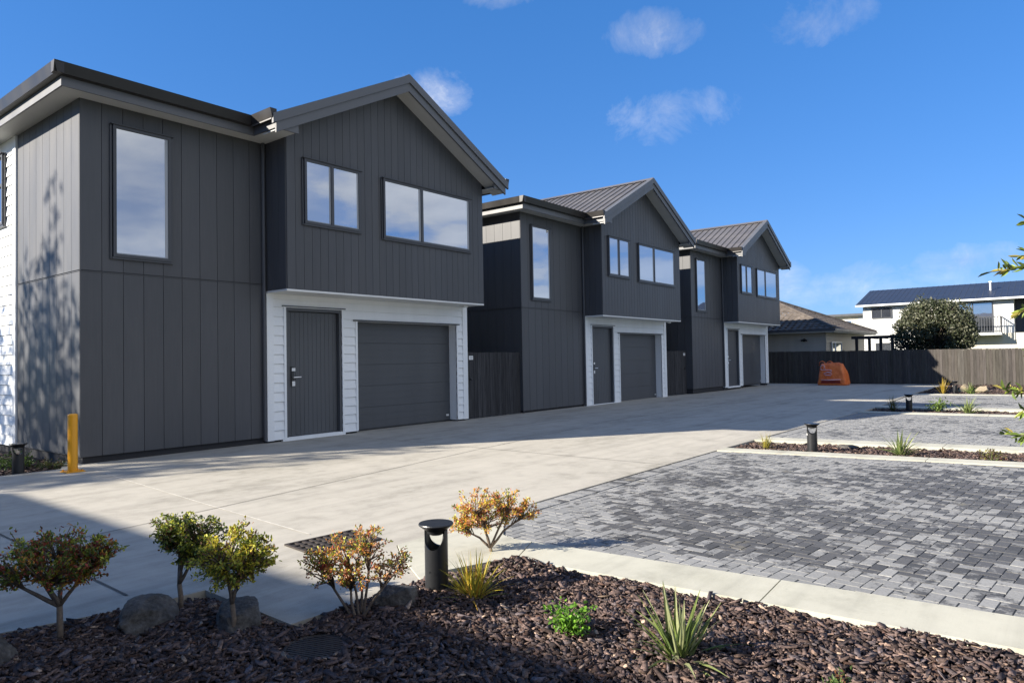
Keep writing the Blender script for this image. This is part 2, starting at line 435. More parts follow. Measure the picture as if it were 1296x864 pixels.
def make_house(lab):
    H = thing('townhouse', lab, 'house', (0,0,0), 0, 'charcoal townhouses in a row')
    DEP = 9.0
    # ---- solid body behind the cladding
    b = MB()
    b.box((.016,.016,.10), (2.895,DEP,ZS+.05))
    b.box((2.9,.27,.02), (8.0,DEP,ZO-.002))
    b.ext([(2.916,ZO+.02),(7.93,ZO+.02),(7.93,roofz(7.93)-.16),(XA,ZA-.16),(2.916,roofz(2.916)-.16)], (0,-PROJ+.016,0), X_, Z_, Y_, DEP+PROJ)
    b.build('wall_core', M['clad'], H)
    p = MB(); p.box((.05,.05,-.05), (2.88,DEP-.05,.1)); p.box((2.88,.03,-.05), (4.86,.27,.02)); p.build('plinth', M['clad_plinth'], H)
    p = MB(); p.box((7.7,.03,-.05),(7.98,.27,.02)); p.build('plinth', M['clad_plinth'], H)
    # ---- front cladding of the left half: two lifts of boards with a flashing between
    f = MB()
    vboards(f, (0,.016,0), X_, NY, 0, 2.9, .10, lambda u: ZJ-.012, 10)
    vboards(f, (0,.016,0), X_, NY, 0, 2.9, ZJ+.012, lambda u: ZS, 10)
    f.box((-.004,-.006,ZJ-.012), (2.9,.016,ZJ-.004)); f.build('front_cladding', M['boards'], H)
    s = MB()
    vboards(s, (.016,0,0), Y_, NX, .018, 2.535, .12, lambda u: ZJ-.012, 9)
    vboards(s, (.016,0,0), Y_, NX, .018, 2.535, ZJ+.012, lambda u: ZS, 9)
    s.box((-.006,.016,ZJ-.012), (.016,2.535,ZJ-.004)); s.build('side_cladding', M['boards'], H)
    # ---- white side wall further back
    w = MB()
    w.box((-.03,2.535,.09), (.016,2.66,ZS)); w.box((-.02,2.66,ZS-.22),(.016,DEP,ZS))
    wboards(w, (.0,0,0), Y_, NX, 2.66, DEP, .09, ZS-.22, .165)
    w.build('white_side_wall', M['white'], H)
    window(H, (-.028,0,0), Y_, NX, 3.08, 4.1, 3.80, 4.90, (), transom=4.42)
    # ---- jettied gable front
    g = MB()
    vboards(g, (0,-PROJ+.016,0), X_, NY, 2.916, 7.93, ZO, lambda u: roofz(u)-.17, 30, .006, .014, (XA,))
    g.build('gable_cladding', M['boards'], H)
    g = MB(); vboards(g, (2.916,0,0), Y_, NX, -PROJ+.018, .0, ZO, lambda u: ZS+.02, 3); g.build('return_cladding', M['boards'], H)
    g = MB(); g.box((2.90,-PROJ,ZO-.012), (7.93,.27,ZO+.02)); g.build('overhang_soffit', M['overhang_soffit'], H)
    # ---- white weatherboard garage front
    w = MB(); ops = [(3.28,4.49,0,2.36), (4.86,7.66,0,2.15)]
    for a, b_, z0, z1 in ((2.9,3.28,.03,ZO-.012),(4.49,4.86,.03,ZO-.012),(7.66,8.0,.03,ZO-.012),(3.28,4.49,2.36,ZO-.012),(4.86,7.66,2.15,ZO-.012)):
        w.box((a,0,z0), (b_,.27,z1))
    wboards(w, (0,0,0), X_, NY, 3.03, 7.87, .03, ZO-.10, .165, ops)
    w.box((2.90,-.032,.03), (3.03,0,ZO-.012)); w.box((7.87,-.032,.03), (8.02,0,ZO-.012)); w.box((8.0,0,.03),(8.02,.2,ZO-.012))
    w.box((3.03,-.02,ZO-.10), (7.87,0,ZO-.013))
    w.box((3.235,-.034,.02), (3.28,0,2.36)); w.box((4.49,-.034,.03), (4.53,0,2.36)); w.box((4.815,-.034,.05), (4.86,0,2.15)); w.box((7.66,-.034,.05), (7.70,0,2.15))
    w.box((3.2,-.03,.0), (4.55,.05,.06))
    w.build('white_garage_wall', M['white'], H)
    w = MB(); w.box((3.2,-.05,2.362), (4.57,0,2.378)); w.box((4.77,-.06,2.152), (7.74,0,2.172)); w.build('head_flashing', M['frame'], H)
    # ---- entrance door
    d = bpy.data.objects.new('entrance_door', None); COL.objects.link(d); d.parent = H
    fr = MB(); fr.box((3.283,-.012,.06), (3.33,.12,2.357)); fr.box((4.44,-.012,.06), (4.487,.12,2.357)); fr.box((3.33,-.012,2.29), (4.44,.12,2.357)); fr.build('door_frame', M['door'], d)
    lf = MB(); n = 12; wd = (4.43-3.34)/n
    lf.box((3.335,.075,.06), (4.435,.12,2.285))
    for i in range(n): lf.box((3.34+i*wd+.0025,.062,.07), (3.34+(i+1)*wd-.0025,.076,2.275))
    lf.build('door_leaf', M['door'], d)
    h = bpy.data.objects.new('door_handle', None); COL.objects.link(h); h.parent = d
    q = MB(); q.box((3.425,.040,.96), (3.475,.062,1.30)); q.build('lock_plate', M['black'], h)
    q = MB(); q.tube([(3.45,.045,1.105),(3.45,.005,1.105)], .012, 8); q.tube([(3.445,.003,1.105),(3.60,.003,1.11)], .013, 8); q.build('lever', M['steel'], h)
    q = MB(); q.box((3.43,.030,1.22), (3.50,.040,1.275)); q.build('lock_cover', M['whiteplastic'], h)
    q = MB(); q.box((3.435,.030,.955), (3.495,.040,1.04)); q.build('keypad', M['whiteplastic'], h)
    # ---- sectional garage door
    gd = bpy.data.objects.new('garage_door', None); COL.objects.link(gd); gd.parent = H
    q = MB(); nz = 5; hz = 2.13/nz
    q.box((4.80,.215,.02), (7.72,.25,2.16))
    for i in range(nz): q.box((4.865,.200,.03+i*hz+.004), (7.655,.216,.03+(i+1)*hz-.004)); q.box((4.865,.197,.03+i*hz+.15), (7.655,.201,.03+i*hz+.158)); q.box((4.865,.197,.03+i*hz+.28), (7.655,.201,.03+i*hz+.288))
    q.build('door_panels', M['garage'], gd)
    q = MB(); q.box((4.865,.190,.0), (7.655,.2,.03)); q.build('rubber_seal', M['black'], gd)
    q = MB(); q.box((7.52,.186,.12), (7.60,.197,.16)); q.build('pull_handle', M['whiteplastic'], gd)
    # ---- windows on the front
    window(H, (0,0,0), X_, NY, .475, 1.225, 2.99, 4.83)
    window(H, (0,-PROJ,0), X_, NY, 3.29, 4.41, 3.79, 4.82, (3.82,))
    window(H, (0,-PROJ,0), X_, NY, 5.05, 7.44, 3.755, 4.815, (6.02,))
    # ---- gable roof with ribs
    r = bpy.data.objects.new('roof', None); COL.objects.link(r); r.parent = H
    q = MB(); yb = -1.0
    for sgn in (-1, 1):
        xe = XL-.06 if sgn < 0 else XE+.06
        ze = roofz(xe)
        q.ext([(XA,ZA),(xe,ze),(xe,ze-.05),(XA,ZA-.05)], (0,yb,0), X_, Z_, Y_, DEP+1.4)
        y = yb+.24; dx = (xe-XA); 
        while y < DEP+.3:
            q.mesh([(XA,y,ZA),(xe,y,ze),(xe,y+.035,ze),(XA,y+.035,ZA),(XA,y+.008,ZA+.034),(xe,y+.008,ze+.034),(xe,y+.027,ze+.034),(XA,y+.027,ZA+.034)],
                   [(0,1,5,4),(4,5,6,7),(7,6,2,3),(1,2,6,5)] if sgn > 0 else [(4,5,1,0),(7,6,5,4),(3,2,6,7),(5,6,2,1)])
            y += .27
    q.build('ribbed_sheet', M['roof'], r)
    q = MB(); q.ext([(XA-.15,ZA-.15*SL+.036),(XA,ZA+.05),(XA+.15,ZA-.15*SL+.036),(XA,ZA+.036)], (0,yb-.02,0), X_, Z_, Y_, DEP+1.42); q.build('ridge_cap', M['roof'], r)
    q = MB()
    def band(mb, top, bot, y0, t, x0=XL-.05, x1=XE+.05):
        mb.ext([(x0,roofz(x0)-top),(x0,roofz(x0)-bot),(XA,ZA-bot),(XA,ZA-top)], (0,y0,0), X_, Z_, Y_, t)
        mb.ext([(XA,ZA-top),(XA,ZA-bot),(x1,roofz(x1)-bot),(x1,roofz(x1)-top)], (0,y0,0), X_, Z_, Y_, t)
    band(q, -.03, .12, yb-.045, .045); band(q, -.035, -.03, yb-.045, .16); q.build('barge_flashing', M['fascia'], r)
    q = MB(); band(q, .12, .285, yb-.015, .035, XL+.02, XE-.02); q.build('bargeboard', M['fascia'], r)
    q = MB(); band(q, .235, .25, yb+.02, .37-.02, XL+.02, XE-.02); q.build('rake_soffit', M['soffit'], r)
    # flat roof over the left half
    q = MB(); q.ext([(-.33,-.34),(2.9,-.34),(2.9,DEP+.3),(-.33,DEP+.3)], (0,0,ZS+.20), X_, Y_, Z_, .04); q.build('low_roof', M['roof'], r)
    # ---- eaves: fascia, soffit, gutter
    fb, ft = ZS-.035, ZS+.21
    q = MB(); q.box((-.35,-.36,fb), (XL+.02,-.335,ft)); q.box((-.35,-.335,fb), (-.325,DEP+.3,ft)); q.box((XL+.02,-.985,fb), (XL+.045,-.335,ft))
    q.box((XL+.045,-.985,fb), (2.916,-.96,ft)); q.build('fascia', M['fascia'], H)
    q = MB(); q.box((XE-.045,-.985,fb), (XE-.02,DEP+.3,ft)); q.box((7.93,-.985,fb), (XE-.045,-.96,ft)); q.build('fascia', M['fascia'], H)
    q = MB(); q.box((-.325,-.335,ZS-.012), (2.9,.0,ZS)); q.box((-.325,0,ZS-.012), (0,DEP+.3,ZS)); q.box((XL+.045,-.96,ZS-.013), (2.9,-.335,ZS-.001)); q.box((7.935,-.96,ZS-.012), (XE-.045,DEP+.3,ZS)); q.build('eave_soffit', M['soffit'], H)
    gz0, gz1 = ZS+.095, ZS+.25
    q = MB()
    prof = [(0,gz0),(.085,gz0+.008),(.115,gz1-.02),(.12,gz1),(0,gz1)]
    q.ext([(a,z) for a, z in prof], (-.47,-.36,0), NY, Z_, X_, XL-.08+.47)
    q.ext([(a,z) for a, z in prof], (-.35,-.475,0), NX, Z_, Y_, DEP+.8)
    q.ext([(a,z) for a, z in prof], (XL+.02,-1.03,0), NX, Z_, Y_, .675)
    q.build('gutter', M['gutter'], H)
    q = MB(); q.ext([(a,z) for a, z in prof], (XE-.02,-1.03,0), X_, Z_, Y_, DEP+1.3); q.build('gutter', M['gutter'], H)
    q = MB(); q.tube([(2.845,-.045,ZS-.01),(2.845,-.045,.06)], .030, 8); q.build('downpipe', M['clad'], H)
    q = MB(); q.box((7.50,-.42,ZO-.06), (7.62,-.34,ZO-.012)); q.build('soffit_lamp', M['whiteplastic'], H)
    return H

HG = make_house('nearest and largest charcoal townhouse, at left, with a yellow post at its corner')
H2 = copy_tree(HG); tag(H2, 'middle one of the three charcoal townhouses, gable behind the nearest one')
H3 = copy_tree(HG); tag(H3, 'farthest and smallest-looking charcoal townhouse, nearest to the dark back fence')
HG.location = (X1, Y1, 0); H2.location = (14.033, 10.83, -.044); H3.location = (23.895, 10.68, .075)

# ------------------------------------------------------------------ ground
def sheet(name, poly, z0, z1, mat, parent=None, kind='structure'):
    m = MB(); m.ext(poly, (0,0,z0), X_, Y_, Z_, z1-z0)
    o = m.build(name, mat, parent)
    if not parent: tag(o, kind=kind)
    return o
g = MB(); g.face([(-400,-400,-.16),(400,-400,-.16),(400,400,-.16),(-400,400,-.16)]); tag(g.build('ground', M['lawn']), kind='structure')
drive_poly = [(-12,4.6),(-3,4.45),(1.2,4.33),(1.63,4.2),(1.98,4.13),(2.17,4.12),(2.15,3.21),(2.45,3.2),(3.05,3.18),(3.3,3.62),(3.53,3.93),(3.8,3.93),(4.12,3.795),(4.415,3.63),(4.89,3.985),(5.5,4.01),(9.6,4.02),(11.5,4.0),(12.2,4.0),(17.6,3.85),(19.9,3.85),(25.0,4.08),(26.6,4.1),(34.15,4.15),(34.15,11.6),(3.92,11.4),(3.6,10.62),(-12,10.75)]
drive = sheet('driveway', drive_poly, -.14, 0, M['concrete'])
def strip(name, pts, w, z, mat, parent):
    m = MB()
    for (a, b) in zip(pts[:-1], pts[1:]):
        a, b = V((*a,0)), V((*b,0)); d = (b-a).normalized(); n = V((-d.y,d.x,0))*w/2
        m.face([a-n+V((0,0,z)), b-n+V((0,0,z)), b+n+V((0,0,z)), a+n+V((0,0,z))])
    return m.build(name, mat, parent)
strip('saw_cut', [(-4,5.6),(1.9,6.13),(3.03,6.30),(4.13,6.47),(7.9,7.06),(13,7.75),(24,7.9),(34.1,8.0)], .011, .004, M['sawcut'], drive)
strip('saw_cut', [(1.95,8.9),(1.90,7.0),(1.84,4.4)], .016, .005, M['sawcut'], drive)
for x in (8.1, 12.9, 18.0, 23.0, 28.0): strip('saw_cut', [(x,4.05),(x+.15,10.7)], .010, .006, M['sawcut'], drive)
strip('joint_filler', [(3.80,10.0),(3.72,9.09),(3.50,6.6),(3.36,4.75)], .012, .004, M['palejoint'], drive)

YB = -1.3     # where the parking bays end, right of the frame
def skew(x, k): return lambda y: x + k*(4.0-y)
k1f, k1b = skew(3.69,.06), skew(4.10,.075)
s1a, s1b, s1c, s1d = skew(9.66,.13), skew(9.98,.13), skew(11.20,.12), skew(11.60,.14)
s2a, s2b, s2c, s2d = skew(17.5,.05), skew(17.92,.05), skew(19.35,.03), skew(19.95,.03)
s3a, s3b = skew(25.72,.07), skew(26.2,.07)
def band_poly(f0, f1, y0, y1): return [(f0(y0),y0),(f1(y0),y0),(f1(y1),y1),(f0(y1),y1)]
kerb = MB()
kp = [(3.05,3.18),(3.27,3.19),(3.72,3.02)]+[(k1f(y),y) for y in (2.0,0,YB)]+[(k1b(y),y) for y in (YB,0,2.0,3.30)]+[(4.16,3.42),(4.40,3.62),(4.12,3.79),(3.8,3.92),(3.53,3.92),(3.3,3.61)]
for y in (3.15, 1.36, .25-.5):                                        # cut the kerb at its control joints
    pass
def cut_kerb():
    ys = [3.14, 1.37, -.35]
    segs = []
    top = [(3.05,3.18),(3.27,3.19),(3.72,3.03),(k1f(3.0)+.0,2.98),(k1b(3.14)-.0,3.14+.02),(k1b(3.34),3.34),(4.20,3.46),(4.40,3.62),(4.12,3.785),(3.8,3.915),(3.53,3.915),(3.3,3.605)]
    kerb.ext(top, (0,0,-.14), X_, Y_, Z_, .148)
    prev = [(k1f(3.0),2.97),(k1b(3.14),3.15)]
    for y in ys[1:]+[YB]:
        a, b = prev
        q = [a, (k1f(y),y+.004), (k1b(y),y+.03), b]
        kerb.ext(q, (0,0,-.14), X_, Y_, Z_, .148)
        prev = [(k1f(y),y-.004), (k1b(y),y+.022)]
cut_kerb()
tag(kerb.build('kerb', M['kerb']), kind='structure')
for i, (fa, fb_, y1) in enumerate(((s1a,s1b,3.99),(s1c,s1d,4.0),(s2a,s2b,3.86),(s2c,s2d,3.84),(s3a,s3b,4.05))):
    m = MB(); ys = [y1,(y1+YB)/2+.1,YB]
    for a, b in zip(ys[:-1], ys[1:]):
        m.ext([(fa(a-.004),a-.004),(fb_(a-.004),a-.004),(fb_(b+.004),b+.004),(fa(b+.004),b+.004)], (0,0,-.14), X_, Y_, Z_, .152)
    tag(m.build('kerb', M['kerb']), kind='structure')

def clip(poly, a, b):
    """keep the side left of a->b"""
    out = []; n = len(poly)
    def sd(p): return (b[0]-a[0])*(p[1]-a[1])-(b[1]-a[1])*(p[0]-a[0])
    for i in range(n):
        p, q = poly[i], poly[(i+1) % n]; sp, sq = sd(p), sd(q)
        if sp >= 0: out.append(p)
        if sp*sq < 0:
            t = sp/(sp-sq); out.append((p[0]+(q[0]-p[0])*t, p[1]+(q[1]-p[1])*t))
    return out
def area(p): return .5*sum(p[i][0]*p[(i+1) % len(p)][1]-p[(i+1) % len(p)][0]*p[i][1] for i in range(len(p)))

from mathutils import noise as mnoise
def pavers(name, bay, inner, ang, W=.1, seed=0, soldier=None, dampness=.5):
    """bay, inner: counter-clockwise convex polygons; herringbone blocks inside, a soldier course along the driveway"""
    base = MB(); base.ext(bay, (0,0,-.14), X_, Y_, Z_, .134)
    o = tag(base.build(name, M['sand']), kind='structure')
    mb = MB(); rnd = random.Random(seed)
    ca, sa = math.cos(ang), math.sin(ang); cx = sum(p[0] for p in bay)/len(bay); cy = sum(p[1] for p in bay)/len(bay)
    def block(rect, poly):
        q = [(cx+ca*x-sa*y, cy+sa*x+ca*y) for x, y in rect] if rect else poly
        for a, b in zip(inner, inner[1:]+inner[:1]):
            if rect is None: break
            q = clip(q, a, b)
            if len(q) < 3: return
        if abs(area(q)) < .0008: return
        mx = sum(p[0] for p in q)/len(q); my = sum(p[1] for p in q)/len(q)
        e = .0035; tz = rnd.uniform(-.0015, .0015); tx, ty = rnd.uniform(-.012,.012), rnd.uniform(-.012,.012)
        top = []; bot = []
        for p in q:
            dx, dy = mx-p[0], my-p[1]; l = math.hypot(dx, dy)
            top.append((p[0]+dx/l*e*1.3, p[1]+dy/l*e*1.3, tz+tx*(p[0]-mx)+ty*(p[1]-my))); bot.append((p[0]+dx/l*.001, p[1]+dy/l*.001, -.008))
        n = len(q)
        # how damp: high in the middle of the bay, low near the edges, in drifting patches
        ed = min(abs((b[0]-a[0])*(my-a[1])-(b[1]-a[1])*(mx-a[0]))/math.hypot(b[0]-a[0], b[1]-a[1]) for a, b in zip(bay, bay[1:]+bay[:1]))
        d = dampness + .33*mnoise.noise((mx*.9, my*.55, seed)) + .16*mnoise.noise((mx*2.6+9, my*2.2, seed)) + rnd.gauss(0, .12) - .26*max(0, 1-ed/.8)
        t = (rnd.random(), min(max(d, 0), 1), 0)
        mb.mesh(top+bot, [tuple(range(n))]+[(i, n+i, n+(i+1) % n, (i+1) % n) for i in range(n)], t)
    R = 52
    for c in range(-R, R):
        for r in range(-R, R):
            m4 = (c-r) % 4; g_ = .0015
            if m4 == 0: block([(c*W+g_,r*W+g_),((c+2)*W-g_,r*W+g_),((c+2)*W-g_,(r+1)*W-g_),(c*W+g_,(r+1)*W-g_)], None)
            elif m4 == 2: block([(c*W+g_,(r-1)*W+g_),((c+1)*W-g_,(r-1)*W+g_),((c+1)*W-g_,(r+1)*W-g_),(c*W+g_,(r+1)*W-g_)], None)
    if soldier:
        (ax, ay), (bx, by) = soldier; Ls = math.hypot(bx-ax, by-ay); ux, uy = (bx-ax)/Ls, (by-ay)/Ls; px, py = uy, -ux
        k = int(Ls/W)
        for i in range(k):
            s0, s1 = i*Ls/k+.002, (i+1)*Ls/k-.002
            P = [(ax+ux*s+px*t, ay+uy*s+py*t) for s, t in ((s0,.190),(s1,.190),(s1,.006),(s0,.006))]
            block(None, P)
    mb.build('paver_blocks', M['paver'], o)
    return o

yt = 4.0
b1 = [(k1b(YB)+.012,YB),(s1a(YB)-.012,YB),(s1a(3.985)-.012,3.985),(5.5,3.985),(4.9,3.965),(4.36,3.64),(4.15,3.44),(k1b(3.34)-.02,3.30)]
in1 = [(k1b(YB)+.015,YB),(s1a(YB)-.015,YB),(s1a(3.78)-.015,3.78),(4.66,3.76),(4.43,3.625),(4.215,3.45),(k1b(3.30)+.015,3.30)]
pavers('parking_bay', b1, in1, -.09, .08, 3, ((4.72,3.975),(9.62,3.985)), .53)
b2 = [(s1d(YB)+.012,YB),(s2a(YB)-.012,YB),(s2a(3.84)-.012,3.84),(s1d(3.97)+.012,3.97)]
in2 = [(s1d(YB)+.015,YB),(s2a(YB)-.015,YB),(s2a(3.62)-.015,3.62),(s1d(3.76)+.015,3.76)]
pavers('parking_bay', b2, in2, -.09, .08, 5, ((11.62,3.965),(17.48,3.835)), .34)
b3 = [(s2d(YB)+.012,YB),(s3a(YB)-.012,YB),(s3a(4.04)-.012,4.04),(s2d(3.83)+.012,3.83)]
in3 = [(s2d(YB)+.015,YB),(s3a(YB)-.015,YB),(s3a(3.82)-.015,3.82),(s2d(3.61)+.015,3.61)]
pavers('parking_bay', b3, in3, -.06, .08, 8, ((19.97,3.82),(25.7,4.03)), .36)

# mulch beds: soil with thousands of bark chips lying on it
soil = MB()
soil.ext([(-3,-4),(k1f(-4),-4),(k1f(3.0),3.0),(3.72,3.02),(3.05,3.17),(2.15,3.2),(2.17,4.11),(1.2,4.32),(-3,4.44)], (0,0,-.15), X_, Y_, Z_, .105)
for a, b, y1 in ((s1b,s1c,3.99),(s2b,s2c,3.84)):
    soil.ext(band_poly(a,b,YB,y1)[::-1], (0,0,-.15), X_, Y_, Z_, .105)
soil.ext([(s3b(YB),YB),(34.1,YB),(34.1,4.12),(s3b(4.05),4.05)], (0,0,-.15), X_, Y_, Z_, .12)
soil.ext([(-12,10.76),(3.58,10.63),(3.93,11.2),(3.95,20),(-12,20)], (0,0,-.15), X_, Y_, Z_, .12)
tag(soil.build('soil', M['soil']), kind='structure')

def inside(poly, x, y):
    c = np.zeros(len(x), bool); n = len(poly)
    for i in range(n):
        (xa, ya), (xb, yb_) = poly[i], poly[(i+1) % n]
        cond = ((ya > y) != (yb_ > y)) & (x < (xb-xa)*(y-ya)/(yb_-ya+1e-12)+xa)
        c ^= cond
    return c

CHIP_PAL = 1.12*np.array([(.050,.036,.031),(.068,.049,.043),(.085,.062,.054),(.105,.076,.064),(.046,.037,.036),(.085,.070,.068),(.150,.105,.080),(.065,.040,.030),(.24,.18,.13)])
CHIP_P = np.array([.16,.18,.16,.14,.10,.12,.06,.06,.02])
def chips(name, polys, count, size, z, label, zfun=None):
    A = []; tints = []
    for poly, cnt in zip(polys, count):
        xs = [p[0] for p in poly]; ys = [p[1] for p in poly]
        x = RNG.uniform(min(xs), max(xs), cnt*3); y = RNG.uniform(min(ys), max(ys), cnt*3)
        k = inside(poly, x, y) & (np.hypot(x-2.05, y-2.86) > .145); x, y = x[k][:cnt], y[k][:cnt]
        A.append(np.stack([x, y], 1))
    P = np.concatenate(A); n = len(P)
    ln = size*np.exp(RNG.normal(-.05, .62, n)); wd = ln*RNG.uniform(.22, .58, n); th = RNG.uniform(.0015, .0045, n)
    ln = np.minimum(ln, size*3.2); wd = np.minimum(wd, size*.95); long = RNG.random(n) < .03; ln[long] *= 1.6; wd[long] *= .40
    a = RNG.uniform(0, 2*np.pi, n); tilt = RNG.normal(0, .27, n); roll = RNG.normal(0, .30, n)
    # jagged splinter outline: three points along each long side
    K = 6; j = lambda a_, b_: RNG.uniform(a_, b_, n)
    lx = np.stack([-j(.75,1.), j(-.35,.35), j(.7,1.), j(.55,1.), j(-.35,.35), -j(.55,1.)], 1)*ln[:,None]/2
    ly = np.stack([-j(.4,1.), -j(.7,1.15), -j(.25,1.), j(.4,1.), j(.7,1.15), j(.25,1.)], 1)*wd[:,None]/2
    warp = RNG.normal(0, .10, n)
    def place(lx, ly, lz):
        z1 = lz + np.abs(lx)*warp[:,None] + lx*np.sin(tilt)[:,None] + ly*np.sin(roll)[:,None]
        wx = P[:,0:1]+lx*np.cos(a)[:,None]-ly*np.sin(a)[:,None]; wy = P[:,1:2]+lx*np.sin(a)[:,None]+ly*np.cos(a)[:,None]
        zz = z if zfun is None else zfun(P[:,0], P[:,1])[:,None]
        return np.stack([wx, wy, zz+h0[:,None]+z1], 2)
    h0 = RNG.uniform(.0, .030, n)
    top = place(lx, ly, np.repeat(th[:,None], K, 1)+RNG.uniform(-.004,.004,(n,K))); bot = place(lx*.98, ly*.98, np.full((n,K), -.003))
    verts = np.concatenate([top, bot], 1).reshape(-1, 3)
    off = np.arange(n)[:,None]*2*K
    q = [np.stack([off[:,0]+i for i in (0,1,2,3)],1), np.stack([off[:,0]+i for i in (0,3,4,5)],1)]
    for i in range(K):
        j = (i+1) % K
        q.append(np.stack([off[:,0]+K+i, off[:,0]+K+j, off[:,0]+j, off[:,0]+i], 1))
    quads = np.concatenate(q)
    t = CHIP_PAL[RNG.choice(len(CHIP_PAL), n, p=CHIP_P)]*RNG.uniform(.6,1.75,(n,1))*np.array([.88,.865,.89])
    tint = np.concatenate([t]*len(q))
    o = np_mesh(name, verts, quads, tint, M['chip'])
    return tag(o, label, 'mulch', kind='stuff')

bed_near = [(.5,-.6),(k1f(-.6)-.01,-.6),(k1f(2.9)-.01,2.95),(3.70,2.99),(3.05,3.15),(2.17,3.17),(2.17,4.08),(1.2,4.29),(.2,4.38),(.2,3.4)]
def heap(x, y): return -.032 + .030*np.clip((y-2.4)/.6,0,1)*np.clip((x-2.3)/.5,0,1) + .014*np.sin(x*3.1+1)*np.sin(y*2.7+.4) + .012*np.sin(x*7.3+2)*np.sin(y*8.1)
chips('bark_mulch', [bed_near], [84000], .031, -.06, 'dark brown bark chips covering the front planting bed', heap)
chips('bark_mulch', [band_poly(lambda y: s1b(y)+.02, lambda y: s1c(y)-.02, YB, 3.97)], [11000], .040, -.05, 'bark chips in the strip between the first and second paved bays')
chips('bark_mulch', [band_poly(lambda y: s2b(y)+.02, lambda y: s2c(y)-.02, YB, 3.82)], [6500], .050, -.05, 'bark chips in the strip between the second and third paved bays')
chips('bark_mulch', [[(s3b(YB)+.02,YB),(34.0,YB),(34.0,4.1),(s3b(4.05)+.02,4.05)]], [12000], .07, -.035, 'bark chips in the bed along the back fence')
chips('bark_mulch', [[(1.0,10.78),(3.5,10.68),(3.86,11.2),(3.86,13.5),(1.0,14)]], [3500], .045, -.035, 'bark chips beside the white side wall of the nearest house')

# ------------------------------------------------------------------ plants
def leaf_mesh(centers, dirs, normals, ln, wd, tint, fold=.25):
    """diamond leaves folded along the midrib: 6 verts, 2 quads each"""
    n = len(centers); d = dirs/np.linalg.norm(dirs, axis=1, keepdims=True)
    s = np.cross(d, normals); s /= (np.linalg.norm(s, axis=1, keepdims=True)+1e-9); u = np.cross(s, d)
    ln = np.broadcast_to(np.asarray(ln, float), (n,))[:,None]; wd = np.broadcast_to(np.asarray(wd, float), (n,))[:,None]
    c = centers
    base = c; tip = c+d*ln - u*ln*.12; m1 = c+d*ln*.35; m2 = c+d*ln*.7
    v = np.stack([base, m1+s*wd*.5+u*wd*fold, m2+s*wd*.42+u*wd*fold*.7, tip, m2-s*wd*.42+u*wd*fold*.7, m1-s*wd*.5+u*wd*fold], 1).reshape(-1,3)
    o = np.arange(n)*6
    q = np.concatenate([np.stack([o,o+1,o+2,o+3],1), np.stack([o,o+3,o+4,o+5],1)])
    return v, q, np.concatenate([tint, tint])

def rand_dirs(n, up=.3):
    d = RNG.normal(0, 1, (n,3)); d[:,2] += up; return d/np.linalg.norm(d, axis=1, keepdims=True)

